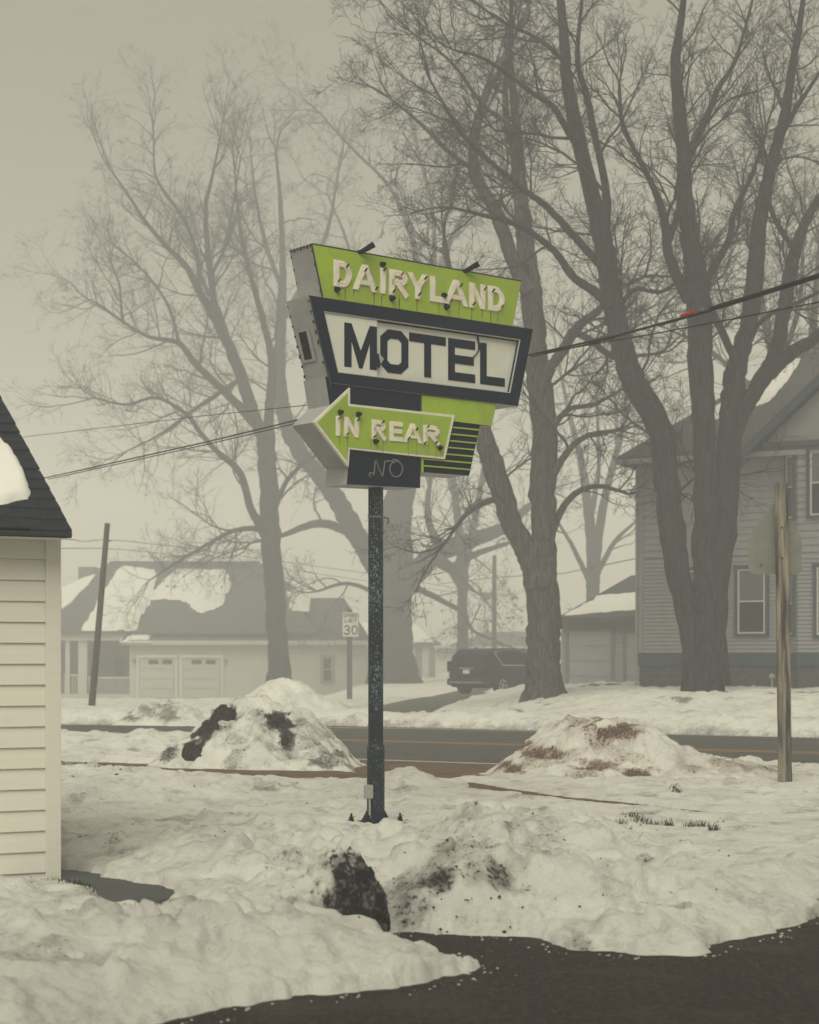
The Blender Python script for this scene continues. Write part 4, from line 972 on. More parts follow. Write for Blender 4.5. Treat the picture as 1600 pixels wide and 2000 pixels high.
lbox('porch_window', 226, 241, 1287, 1320, 3.1, 3.18, 'glass'); lbox('porch_window', 130, 140, 1262, 1330, 3.1, 3.18, 'glass')
# roofs: main slope, with hip on the right; the garage roof in front
ex, ez = H(60, 1233, -.3); ex2, _ = H(560, 1233, -.3)
rx, rz = H(215, 1096, 8.); rx2, _ = H(505, 1098, 8.)
ehx, ehz = H(640, 1190, 4)
mb = MB(); mb.slab([(H(110,1232,-.3)[0],-.3,ez),(H(620,1232,-.3)[0],-.3,ez),(rx2,8,rz),(rx,8,rz)], .2)
mb.slab([(H(620,1232,-.3)[0],-.3,ez),(H(620,1232,-.3)[0]+2.4,16,ez),(rx2,8,rz)], .2)
mb.slab([(H(110,1232,-.3)[0],-.3,ez),(rx,8,rz),(H(110,1232,-.3)[0],16,ez)], .2)
mb.build('main_roof', M['shingle_far'], lh)
lrx, lrz = H(100,1165,6.0); lrx2, lrz2 = H(235,1098,6.)
mb = MB(); mb.add([(H(-40,1236,-.2)[0],-.2,ez-.1),(H(150,1236,-.2)[0],-.2,ez-.1),(H(215,1098,7.8)[0],7.8,rz-.1),(H(60,1185,7.8)[0],7.8,H(60,1185,7.8)[1])], [(0,1,2,3)]); mb.build('wing_roof', M['shingle_far'], lh)
g0x, g0z = H(235,1251,-.6); g1x, _ = H(722,1251,-.6); gzz = H(400,1168,5)[1]
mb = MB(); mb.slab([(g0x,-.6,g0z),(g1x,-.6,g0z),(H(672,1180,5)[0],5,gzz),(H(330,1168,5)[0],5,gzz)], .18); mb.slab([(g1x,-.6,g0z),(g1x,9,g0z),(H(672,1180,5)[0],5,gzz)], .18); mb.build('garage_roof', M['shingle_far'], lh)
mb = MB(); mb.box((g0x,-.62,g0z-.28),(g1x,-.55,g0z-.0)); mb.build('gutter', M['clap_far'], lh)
lbox('chimney', 153, 186, 1107, 1135, 7.5, 8.8, 'trim_and_porch_shade')
def lroof_xy(px, py):
    m_ = (rz-ez)/8.3; k = (px-800)/FPX; q = -(py-HY)/FPX
    # z = ez + (y+.3) m ; Y = oy+y
    y = (CAMH+q*LF.o[1]-LF.o[2]-ez-.3*m_)/(m_-q); return (k*(LF.o[1]+y)-LF.o[0], y)
ml = (rz-ez)/8.3
roof_snow('roof_snow', lh, [lroof_xy(*p) for p in ((158,1229),(262,1229),(268,1205),(292,1165),(302,1113),(240,1108),(222,1118),(205,1160),(185,1195))], lambda x, y: ez+(y+.3)*ml, .2, 331, res=.22, sep=.3, rag=.4)
roof_snow('roof_snow', lh, [lroof_xy(*p) for p in ((300,1168),(320,1130),(345,1112),(440,1115),(445,1150),(428,1180),(392,1196),(372,1180),(350,1168))], lambda x, y: ez+(y+.3)*ml, .2, 332, res=.22, sep=.3, rag=.4)
mgr = (gzz-g0z)/5.6
def groof_xy(px, py):
    k = (px-800)/FPX; q = -(py-HY)/FPX; y = (CAMH+q*LF.o[1]-LF.o[2]-g0z-.6*mgr)/(mgr-q); return (k*(LF.o[1]+y)-LF.o[0], y)
roof_snow('roof_snow', lh, [groof_xy(*p) for p in ((240,1250),(290,1249),(298,1240),(302,1231),(270,1238))], lambda x, y: g0z+(y+.6)*mgr, .15, 333, res=.15, sep=.2, rag=.1)
roof_snow('roof_snow', lh, [lroof_xy(*p) for p in ((566,1155),(600,1178),(598,1188),(575,1190),(566,1180))], lambda x, y: ez+(y+.3)*ml, .2, 335, res=.2, sep=.3, rag=.2)
lwy = lambda x, y: ez-.1+(y+.2)*(H(60,1185,7.8)[1]-ez+.1)/8*(1)
mb = MB()
def onwing(px, py, h=.12):
    Pq = [np.array((H(-40,1236,-.2)[0],-.2,ez-.1)), np.array((H(150,1236,-.2)[0],-.2,ez-.1)), np.array((H(215,1098,7.8)[0],7.8,rz-.1))]
    n_ = np.cross(Pq[1]-Pq[0], Pq[2]-Pq[0]); dvec = np.array([(px-800)/FPX, 1, -(py-HY)/FPX]); o_ = np.array([0-LF.o[0], -LF.o[1], CAMH-LF.o[2]])
    t = ((Pq[0]-o_)@n_)/(dvec@n_); p = o_+dvec*t; return p+np.array([0,-.0,h])
wp = [onwing(*p) for p in ((120,1192),(140,1178),(155,1160),(172,1145),(187,1124),(160,1132),(120,1152))]
mb.slab(wp, .1); mb.build('roof_snow', M['snow_roof'], lh)

# second far house behind the oak, long low roofs further off
F2_ = Frame(*at(795,1335,145.)[:2], -.1, 0); h2 = F2_.empty('far_bungalow'); tag(h2, 'faint pale bungalow in fog to the right of the big oak trunk', 'house')
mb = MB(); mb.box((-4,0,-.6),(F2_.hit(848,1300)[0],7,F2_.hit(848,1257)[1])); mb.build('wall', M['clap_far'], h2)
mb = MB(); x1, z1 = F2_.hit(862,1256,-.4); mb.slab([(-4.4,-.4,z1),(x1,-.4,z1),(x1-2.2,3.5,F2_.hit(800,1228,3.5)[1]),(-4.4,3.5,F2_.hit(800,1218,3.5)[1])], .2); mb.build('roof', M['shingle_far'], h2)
mb = MB(); mb.slab([(-4.2,-.2,z1+.16),(x1-.6,-.2,z1+.16),(x1-2.0,2.2,z1+1.5),(-4.2,2.2,z1+1.7)], .1); mb.build('roof_snow', M['snow_roof'], h2)
for px in (812, 838):
    x_, z_ = F2_.hit(px, 1265); mb = MB(); mb.box((x_,-.05,-.3),(x_+.5,.0,z_)); mb.build('door', M['trim_and_porch_shade'], h2)
F3 = Frame(*at(905,1300,165.)[:2], .4, 0); h3 = F3.empty('far_building'); tag(h3, 'long low building almost lost in fog above the parked van', 'building')
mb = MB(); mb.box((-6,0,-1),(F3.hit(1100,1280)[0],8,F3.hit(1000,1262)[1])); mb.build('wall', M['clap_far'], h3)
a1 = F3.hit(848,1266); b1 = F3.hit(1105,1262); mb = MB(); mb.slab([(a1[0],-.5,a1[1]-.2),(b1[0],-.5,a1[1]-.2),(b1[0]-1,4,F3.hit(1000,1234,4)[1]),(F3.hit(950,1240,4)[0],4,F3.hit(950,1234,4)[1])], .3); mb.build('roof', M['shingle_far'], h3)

# ------------------------------------------------------------------ speed limit sign
VF = Frame(*at(683,1368,66.)[:2], at(683,1368,66.)[2]-.1, 0); sp_ = VF.empty('speed_limit_sign'); tag(sp_, 'white rectangular speed limit 30 sign on a square grey post', 'road sign')
a, zt_ = VF.hit(677.5,1190); b, _ = VF.hit(688,1190); mb = MB(); mb.box((a,0,-.3),(b,.07,zt_)); mb.build('post', M['galv'], sp_)
x0, z1 = VF.hit(668.5,1196); x1, z0 = VF.hit(701,1243.5); mb = MB(); mb.box((x0,-.03,z0),(x1,-.02,z1)); pt = mb.build('sign_plate', M['signwhite'], sp_)
def txt(s, px0, px1, py0, py1, w):
    n_ = len(s); x0_, z1_ = VF.hit(px0, py0); x1_, z0_ = VF.hit(px1, py1); st_ = (x1_-x0_)/n_
    for i, ch in enumerate(s):
        if ch == 'I': glyph(ch, x0_+st_*i+st_*.3, x0_+st_*i+st_*.7, z0_, z1_, w, -.036, -.031).build('letter', M['black'], sp_)
        else: glyph(ch, x0_+st_*i+st_*.08, x0_+st_*(i+1)-st_*.08, z0_, z1_, w, -.036, -.031).build('letter' if ch.isalpha() else 'digit', M['black'], sp_)
txt('SPEED', 670.5, 699, 1198.5, 1206, .022); txt('LIMIT', 673, 697, 1208.5, 1216, .022); txt('30', 671, 700, 1221, 1240, .042)
mb = MB(); 
for (px, a_, b_) in ((669.3,1197,1243),(700.2,1197,1243)):
    x_, z1_ = VF.hit(px, a_); _, z0_ = VF.hit(px, b_); mb.box((x_-.006,-.034,z0_),(x_+.006,-.031,z1_))
mb.build('border', M['black'], sp_)

# ------------------------------------------------------------------ poles and far wires
def pole(pxb, pyb, pxt, pyt, Y, r, name, label):
    a = at(pxb, pyb, Y); b = at(pxt, pyt, Y); d = (b-a); a2 = a-d*.04
    e = empty(name, a); mb = MB(); mb.tube([a2-a, (b-a)*.5, b-a], [r*1.15, r, r*.85], 12); mb.build('pole_shaft', M['polewood'], e); tag(e, label, 'pole'); return e, a, b
e, a, b = pole(179,1384,210,1022,56.,.095,'leaning_pole','grey wooden utility pole leaning to the right near the white shed')
mb = MB(); mb.tube([b-a+np.array((-.1,0,-.55)), b-a+np.array((.12,-.1,-.55))], .02, 6); mb.build('bracket', M['galv'], e)
e2, a2, b2 = pole(965,1285,966,1085,125.,.16,'utility_pole','faint vertical utility pole in fog behind the parked van')
def wire(name, pts, Y0, Y1, r, label):
    n_ = len(pts); Q = np.array([at(p[0], p[1], Y0+(Y1-Y0)*i/(n_-1)) for i, p in enumerate(pts)]); mb = MB(); mb.tube(Q-Q[0], r, 5)
    o = mb.build(name, M['cable'], None, tuple(Q[0])); tag(o, label, 'wire'); return o
wire('far_wire', [(60,1052),(130,1053),(150,1055),(160,1058),(180,1056),(205,1054),(260,1058),(330,1066),(430,1080),(560,1098),(720,1120),(960,1160)], 56, 110, .016, 'upper thin wire strung from the leaning pole over the pale house')
wire('far_wire', [(60,1071),(130,1071),(205,1071),(260,1075),(330,1083),(430,1098),(560,1112),(720,1135),(960,1165)], 56, 110, .013, 'lower thin wire strung from the leaning pole over the pale house')
wire('far_wire', [(860,1140),(966,1128),(1100,1120),(1246,1090)], 125, 80, .025, 'hazy wire running from the far utility pole to the grey house')

# ------------------------------------------------------------------ van
def build_van():
    va = math.radians(90-41)                       # heading
    R0 = at(912,1357,70.); gz_ = R0[2]
    e = empty('parked_van', (R0[0], R0[1], gz_), 0); e.rotation_euler = (0, 0, va-0)  # local x = forward
    tag(e, 'dark blue minivan parked beyond the road, half hidden by a tree trunk', 'van')
    # local: x forward from rear bumper, y left(+)/right(-)
    st = [(0.0,.42,.95,1.42,.80,.60),(.06,.34,1.02,1.56,.93,.70),(.30,.28,1.06,1.72,.985,.74),(.9,.24,1.08,1.77,.995,.76),(2.0,.24,1.07,1.78,1.0,.77),(3.0,.24,1.05,1.74,1.0,.75),(3.7,.24,1.02,1.42,.99,.70),(4.2,.26,.98,1.06,.96,.62),(4.7,.30,.86,.90,.90,.55),(4.95,.42,.72,.76,.70,.5)]
    v = []; K = 12
    for (x, zb, zl, zr_, w, wr) in st:
        h = [(w*.93,zb),(w,zb+.18),(w,zl*.8),(w*.985,zl),(wr+.06,zr_-.10),(wr*.86,zr_)]
        v += [(x,-a,b) for a, b in h] + [(x,a,b) for a, b in h[::-1]]
    n_ = len(st); f = [(i*K+j, i*K+(j+1) % K, (i+1)*K+(j+1) % K, (i+1)*K+j) for i in range(n_-1) for j in range(K)] + [tuple(range(K-1,-1,-1)), tuple((n_-1)*K+j for j in range(K))]
    mb = MB(); mb.add(v, f); bd = mb.build('body', M['van'], e, smooth=False); bv = bd.modifiers.new('b', 'BEVEL'); bv.width = .05; bv.segments = 3; bv.limit_method = 'ANGLE'; bv.angle_limit = math.radians(25)
    # right side windows (y negative side faces the camera)
    def sidey(z): return -(.985-(z-1.07)*.34)-.012
    wn = [(.62,1.62),(.95,1.12),(3.35,1.10),(2.95,1.60),(2.0,1.66)]
    mb = MB(); mb.add([(x, sidey(z), z) for x, z in wn], [(0,1,2,3,4)]); g_ = mb.build('side_window', M['glass'], e)
    mb = MB(); pts = [(x, sidey(z)-.012, z) for x, z in wn]; mb.tube(pts+[pts[0]], .017, 6); mb.build('window_trim', M['chrome'], g_)
    mb = MB(); mb.add([(-.005,-.70,1.10),(-.005,.70,1.10),(.085,.62,1.56),(.085,-.62,1.56)], [(0,3,2,1)]); mb.build('rear_window', M['glass'], e)
    for s in (-1, 1):
        mb = MB(); mb.box((-.02,s*.87-.09,.88),(.16,s*.87+.09,1.28)); mb.build('tail_light', M['taillight'], e)
    mb = MB(); mb.box((-.06,-.95,.36),(.25,.95,.62)); mb.build('bumper', M['van'], e, bevel=.04)
    mb = MB(); mb.box((-.075,-.80,.46),(-.062,.80,.485)); mb.build('chrome_strip', M['chrome'], e)
    mb = MB(); mb.box((-.045,-.16,.80),(-.03,.16,.95)); mb.build('number_plate', M['signwhite'], e)
    mb = MB(); mb.box((-.05,-.36,.99),(-.02,.36,1.02)); mb.build('tailgate_trim', M['chrome'], e)
    mb = MB(); mb.tube([(.35,-.1,1.74),(.5,-.1,1.80)], [.05,.01], 8); mb.build('roof_antenna', M['van'], e)
    for x in (.95, 3.95):
        for s in (-1, 1):
            c = np.array((x, s*.88, .34))
            mb = MB(); mb.tube([c+(0,-.12,0), c+(0,.12,0)], .34, 24); wl = mb.build('wheel', M['tyre'], e)
            mb = MB(); mb.tube([c+(0,s*.122,0), c+(0,s*.135,0)], .055, 12)
            for k_ in range(5):
                an_ = k_*2*math.pi/5
                for q in (-.12, .12):
                    mb.tube([c+(0,s*.13,0), c+(math.cos(an_+q)*.235, s*.13, math.sin(an_+q)*.235)], .017, 6)
            rp = [c+(math.cos(t)*.235, s*.13, math.sin(t)*.235) for t in np.linspace(0, 2*math.pi, 25)]; mb.tube(rp, .018, 6); mb.build('rim', M['alloy'], wl)
build_van()

# ------------------------------------------------------------------ trees
def catmull(P_, n):
    P_ = np.array(P_, float); m_ = len(P_); Q = np.vstack([2*P_[0]-P_[1], P_, 2*P_[-1]-P_[-2]]); ts = np.linspace(0, m_-1-1e-6, n); out = []
    for t in ts:
        i = int(t); f = t-i; a, b, c, d = Q[i], Q[i+1], Q[i+2], Q[i+3]
        out.append(.5*((2*b)+(-a+c)*f+(2*a-5*b+4*c-d)*f*f+(-a+3*b-3*c+d)*f**3))
    return np.array(out)
def unit(v): return v/(np.linalg.norm(v, axis=-1, keepdims=True)+1e-9)
def walk(start, dirs, length, n, gnarl, up, rng):
    N = len(start); Pn = np.empty((N, n, 3)); Pn[:, 0] = start; d = dirs.copy(); st_ = (length/(n-1))[:, None]
    for i in range(1, n):
        d = unit(d + rng.normal(0, gnarl, (N, 3)) + np.array([0, 0, 1.])*up); Pn[:, i] = Pn[:, i-1]+d*st_
    return Pn
def spawn(Pa, Ra, La, counts, tmin, ang, rng, flat=1.):
    """children on parents; returns start, dir, radius, parent idx, t"""
    N, n, _ = Pa.shape; idx = np.repeat(np.arange(N), counts); K = len(idx); t = tmin+(1-tmin)*rng.random(K)**.85
    f = t*(n-1); i = np.minimum(f.astype(int), n-2); fr = (f-i)[:, None]
    s = Pa[idx, i]*(1-fr)+Pa[idx, i+1]*fr; T = unit(Pa[idx, i+1]-Pa[idx, i]); r = Ra[idx, i]*(1-fr[:, 0])+Ra[idx, i+1]*fr[:, 0]
    w = rng.normal(0, 1, (K, 3)); w = unit(w-T*np.sum(w*T, 1, keepdims=True)); a = np.radians(rng.uniform(ang[0], ang[1], K))[:, None]
    return s, unit(T*np.cos(a)+w*np.sin(a)), r, idx, t
def tree(name, label, Y, trunk, limbs, seed, bark='bark', l1=(1.6,3.6), dens=1.5, up=(.05,.06,.04), gnarl=(.16,.2,.26), n2=6, n3=5, n4=3, minr=.006, droop=None, sides=12, group=None, leaves=0, zb=None, lim_t0=.22, top_ext=2.0, rough=.06, wl=1.):
    """trunk/limbs: lists of (px, py, width_px[, depth offset]) traced at distance Y"""
    rng = np.random.default_rng(seed); k_ = Y/FPX
    b0 = at(trunk[0][0], trunk[0][1], Y); e = empty(name, b0); tag(e, label, 'tree', group)
    def conv(L_):
        Q = []; R = []
        for i, q in enumerate(L_):
            dy = q[3] if len(q) > 3 else 0
            p = at(q[0], q[1], Y+dy); Q.append(p-b0); R.append(q[2]*k_/2)
        return np.array(Q), np.array(R)
    def build_limb(nm, L_, ns, flare=False, k=sides):
        Q, R = conv(L_); P_ = catmull(Q, ns); r = np.interp(np.linspace(0, len(Q)-1, ns), range(len(Q)), R)*(wl if nm == 'limb' else 1)
        if nm == 'trunk': P_[0, 2] -= .25
        # wobble
        P_[1:-1] += rng.normal(0, 1, (ns-2, 3))*r[1:-1, None]*.06
        V, F = tube_arrays(P_[None], r[None], k); V = V.reshape(ns, k, 3); c = P_[:, None]
        jj = np.arange(k); ii = np.arange(ns)
        I, J = np.meshgrid(ii, jj, indexing='ij'); an_ = J/k*2*math.pi
        nz = 1+rough*1.6*fbm(np.cos(an_)*1.5+seed, np.sin(an_)*1.5+P_[:, 2:3]*.8, 3, seed)+rough*fbm(np.cos(an_)*4+seed, np.sin(an_)*4+P_[:, 2:3]*2.5, 2, seed+1)
        if flare or (len(L_) and L_[0][1] > 1335):
            fl = np.exp(-np.maximum(P_[:, 2:3], 0)/.40); nz = nz*(1+fl*(.16+.55*np.abs(np.cos(an_*2.5+seed))**2))
        V = c+(V-c)*nz[..., None]
        V = V.reshape(-1, 3)
        link(nm, fast_mesh(nm, V, F, M[bark]), e)
        return P_, r
    allP, allR, allL, tips_ = [], [], [], []
    nn = 26
    def reg(P_, r, t0):
        i0 = t0*(len(P_)-1); ts = np.linspace(i0, len(P_)-1, nn); A = np.stack([np.interp(ts, range(len(P_)), P_[:, k]) for k in range(3)], -1); allP.append(A); allR.append(np.interp(ts, range(len(r)), r)); allL.append(np.sum(np.linalg.norm(np.diff(A, axis=0), axis=1)))
    P_, r = build_limb('trunk', trunk, 46, True, sides+6)
    for L_ in limbs:
        L_ = [tuple(q) if len(q) > 3 else tuple(q)+(0,) for q in L_]
        # continuous depth drift outwards
        dd = rng.uniform(-1, 1)*2.2*(Y/50); m_ = len(L_); L_ = [(q[0], q[1], q[2], q[3]+(dd*(i/(m_-1))**1.3 if q[3] == 0 else 0)) for i, q in enumerate(L_)]
        P_, r = build_limb('limb', L_, max(14, 6*len(L_)), k=max(8, sides-2)); reg(P_, r, lim_t0 if L_[0][2] > 14 else .08)
    PA = np.array(allP); RA = np.array(allR); LA = np.array(allL)
    sc = Y/50
    cnt = np.maximum(2, (LA*dens/sc).astype(int))
    V_, F_ = [], []; off_ = 0
    def emit(Pm, Rm, k):
        nonlocal off_
        v, f = tube_arrays(Pm, Rm, k); V_.append(v); F_.append(f+off_); off_ += len(v)
    def lvl(Pa, Ra, counts, tmin, ang, lmin, lmax, n, gn, up_, k, rr, rel=None, limit=None):
        s, d, r, idx, t = spawn(Pa, Ra, None, counts, tmin, ang, rng)
        if rel is None: L = rng.uniform(lmin, lmax, len(s))*sc*(1-.45*t)
        else: L = rel[idx]*rng.uniform(lmin, lmax, len(s))*(1-.35*t)
        Pn = walk(s, d, L, n, gn, up_, rng); r0 = np.maximum(np.minimum(r*rr, L*.014), minr*sc**.5)
        r1 = np.maximum(r0*.28, minr*.6*sc**.5); Rn = r0[:, None]+(r1-r0)[:, None]*np.linspace(0, 1, n)[None]
        emit(Pn, Rn, k); return Pn, Rn, L
    u1, u2, u3 = up
    P1, R1, L1 = lvl(PA, RA, cnt, .0, (32,68), l1[0], l1[1], 12, gnarl[0], u1, 5, .6)
    # leader shoots at limb tips
    N = len(PA); s = np.repeat(PA[:, -1], 3, 0); d = unit(unit(np.repeat(PA[:, -1]-PA[:, -3], 3, 0))+rng.normal(0,.32,(3*N,3))); L = rng.uniform(.6,1.1,3*N)*top_ext*sc
    Pt = walk(s, d, L, 12, gnarl[0]*.8, u1+.02, rng); rt = np.minimum(np.repeat(RA[:, -1], 3)*.8, L*.02)+.001; Rt = rt[:, None]*np.linspace(1,.3,12)[None]; Rt = np.maximum(Rt, minr*.7); emit(Pt, Rt, 5)
    P1 = np.concatenate([P1, Pt]); R1 = np.concatenate([R1, Rt]); L1 = np.concatenate([L1, L])
    P2, R2, L2 = lvl(P1, R1, np.maximum(2, (n2*np.clip(L1/(2.2*sc), .5, 1.6)).astype(int)), .10, (22,55), .35, .85, 7, gnarl[1], u2, 3, .7, L1)
    P3, R3, L3 = lvl(P2, R2, np.full(len(P2), n3), .12, (22,55), .35, .80, 5, gnarl[2], u3, 3, .75, L2)
    if n4: 
        P4, R4, L4 = lvl(P3, R3, np.full(len(P3), n4), .15, (22,55), .4, .85, 3, gnarl[2], u3, 3, .85, L3)
    me = fast_mesh('twigs', np.concatenate(V_), np.concatenate(F_), M['twig'] if bark == 'bark' else M['twig']); tw = link('twigs', me, e); tw['kind'] = 'stuff'
    if leaves:
        src = P3[:, -1][P3[:, -1, 2] < 6.5]; src = src[rng.permutation(len(src))[:leaves]]
        N = len(src); a = unit(rng.normal(0,1,(N,3)))*.07*sc**.5; b = unit(rng.normal(0,1,(N,3)))*.06*sc**.5
        V = np.stack([src-a, src-b-(0,0,.03), src+a, src+b-(0,0,.05)], 1).reshape(-1, 3); F = np.arange(4*N).reshape(-1, 4)
        lf = link('dead_leaves', fast_mesh('dead_leaves', V, F, M['leaf'], False), e); lf['kind'] = 'stuff'
    return e

# R: many-stemmed tree before the grey house
tree('bare_tree', 'dark bare tree with several stems from one base before the grey house', 45.5,
     [(1376,1360,58),(1374,1300,44),(1372,1220,40),(1372,1150,36),(1372,1090,24)],
     [[(1357,1364,40),(1349,1250,42),(1332,1150,46),(1312,1030,50),(1302,930,50),(1292,850,50),(1262,785,50),(1228,725,46),(1207,640,44),(1193,560,42),(1180,480,38),(1160,400,34),(1132,280,30),(1112,180,26),(1102,80,20),(1092,-40,14)],
      [(1392,1352,30),(1384,1200,42),(1377,1100,46),(1379,1000,46),(1376,850,44),(1368,700,48),(1365,600,50),(1360,540,42),(1347,450,34),(1337,380,32),(1335,300,28),(1326,200,24),(1320,120,20),(1330,40,14),(1340,-60,9)],
      [(1410,1340,26),(1400,1180,40),(1412,1050,50),(1424,900,50),(1432,780,46),(1442,700,38),(1462,640,36),(1475,540,34),(1486,420,28),(1510,310,24),(1530,240,20),(1545,150,17),(1560,60,13),(1575,-40,8)],
      [(1428,870,30),(1455,800,32),(1485,745,32),(1515,690,30),(1532,600,28),(1546,520,26),(1566,450,20),(1592,400,16),(1640,330,10)],
      [(1450,800,26),(1500,735,26),(1545,690,28),(1585,665,24),(1660,600,16)],
      [(1345,590,20),(1307,500,19),(1298,429,17),(1275,364,12),(1249,312,10),(1216,240,8),(1210,162,5)],
      [(1307,470,14),(1330,395,14),(1334,330,12),(1322,260,9)],
      [(1378,560,16),(1389,533,15),(1424,468,13),(1434,416,11),(1470,338,9),(1496,260,6)],
      [(1342,320,14),(1350,299,14),(1392,201,12),(1405,169,11),(1437,117,8),(1470,0,5)],
      [(1490,400,13),(1515,300,12),(1545,230,10),(1600,143,7)],
      [(1190,600,20),(1165,572,18),(1119,540,15),(1080,487,13),(1015,442,11),(950,422,8),(880,405,5)],
      [(1175,520,17),(1145,487,16),(1080,416,13),(1041,383,12),(1015,364,11),(924,286,9),(885,234,7),(840,156,4)],
      [(1130,290,14),(1112,260,13),(1080,208,11),(1041,182,9),(950,117,7),(885,97,4)],
      [(1186,500,18),(1184,448,17),(1184,377,16),(1164,273,14),(1145,182,12),(1128,117,10),(1137,0,6)],
      [(1112,130,10),(1054,78,8),(976,39,6),(924,0,4)],
      [(1444,720,16),(1411,650,15),(1392,611,13),(1370,560,10)],
      [(1560,500,12),(1520,440,10),(1500,380,8),(1508,330,6)],
      [(1210,600,10),(1240,566,9),(1290,570,7),(1330,545,4)],
      [(1462,650,10),(1510,610,9),(1560,590,8),(1620,560,5)]],
     31, 'bark', l1=(1.2,4.0), dens=2.0, n2=7, n3=5, n4=3, gnarl=(.17,.2,.2), up=(.04,.05,.03), minr=.005, top_ext=2.2, sides=16, rough=.09)
# M: single trunk in the middle
tree('bare_tree', 'grey-barked bare tree with a forked trunk in front of the parked van', 52.,
     [(1066,1376,74),(1064,1340,66),(1062,1250,64),(1058,1160,66),(1054,1100,66),(1052,1060,52)],
     [[(1062,1110,50),(1062,1050,50),(1060,950,52),(1064,820,50),(1050,720,48),(1042,620,46),(1036,560,44),(1028,480,34),(1020,400,28),(1014,300,22),(1004,200,16),(996,100,12),(1000,0,8)],
      [(1040,1120,36),(1022,1070,44),(995,1010,44),(967,920,42),(946,850,38),(930,780,32),(915,700,26),(900,620,20),(880,540,15),(868,470,10)],
      [(1030,570,28),(1000,507,30),(976,429,28),(940,364,24),(924,325,22),(930,247,18),(950,182,14),(982,130,10),(1010,60,6)],
      [(1024,520,20),(1016,450,20),(1012,390,18),(1002,292,15),(989,227,13),(989,130,10),(1002,52,6)],
      [(1060,760,22),(1075,718,22),(1100,682,22),(1125,643,20),(1171,604,15),(1200,570,11),(1260,540,6)],
      [(1125,650,14),(1155,665,14),(1184,689,12),(1215,697,9),(1290,690,5)],
      [(1072,1060,18),(1095,1000,15),(1130,960,12),(1175,950,9),(1230,965,5)],
      [(1075,940,16),(1110,880,13),(1150,850,10),(1210,840,5)],
      [(1066,850,14),(1110,800,11),(1160,790,8),(1215,760,5)],
      [(980,970,14),(940,985,12),(905,1010,9),(870,1060,6)],
      [(926,330,10),(880,300,9),(820,240,7),(760,190,4)],
      [(990,240,9),(940,200,8),(880,120,6),(800,60,4)]],
     47, 'bark_light', l1=(1.2,3.6), dens=2.0, n2=7, n3=5, n4=3, gnarl=(.16,.18,.2), minr=.0065, sides=16, rough=.08)
# L: left tree in fog
tree('bare_tree', 'tall bare tree in fog with spreading limbs above the pale house', 100.,
     [(546,1345,48),(543,1260,40),(538,1180,38),(532,1100,38),(527,1000,36),(522,900,36),(518,843,38)],
     [[(518,860,34),(495,810,34),(472,736,32),(446,674,28),(419,621,24),(390,571,20),(365,522,16),(324,480,13),(283,431,10),(254,386,7),(215,330,4)],
      [(450,685,22),(430,620,20),(419,592,18),(411,530,17),(406,489,15),(402,406,11),(415,344,8),(430,270,4)],
      [(396,580,16),(390,563,14),(386,505,13),(361,431,10),(320,373,8),(303,336,6),(300,250,4)],
      [(500,830,26),(472,798,24),(431,757,20),(382,711,17),(349,670,14),(291,658,10),(241,629,8),(196,596,6),(165,580,4),(135,550,2.5)],
      [(241,632,8),(237,600,7),(233,555,6),(217,513,4)],
      [(522,1060,24),(505,1020,22),(489,990,20),(468,922,18),(423,881,14),(390,843,12),(365,810,11),(307,777,8),(246,790,6),(184,777,4)],
      [(528,1080,18),(509,1036,15),(460,1036,12),(419,1055,10),(381,1077,8),(332,1107,6),(290,1135,3)],
      [(522,850,26),(528,780,24),(530,700,20),(512,620,16),(490,540,12),(470,450,9),(460,350,5)],
      [(470,740,14),(440,760,12),(380,800,9),(310,850,6),(250,880,3)],
      [(350,672,9),(330,600,8),(290,540,6),(250,500,4)],
      [(535,1000,14),(560,940,12),(600,900,9),(640,880,5)],
      [(412,540,9),(440,480,8),(455,400,6),(470,310,3)]],
     53, 'bark', wl=.78, l1=(1.1,2.5), dens=4.3, n2=7, n3=5, n4=3, minr=.0045, gnarl=(.13,.15,.17), up=(.03,.03,.01), sides=12)
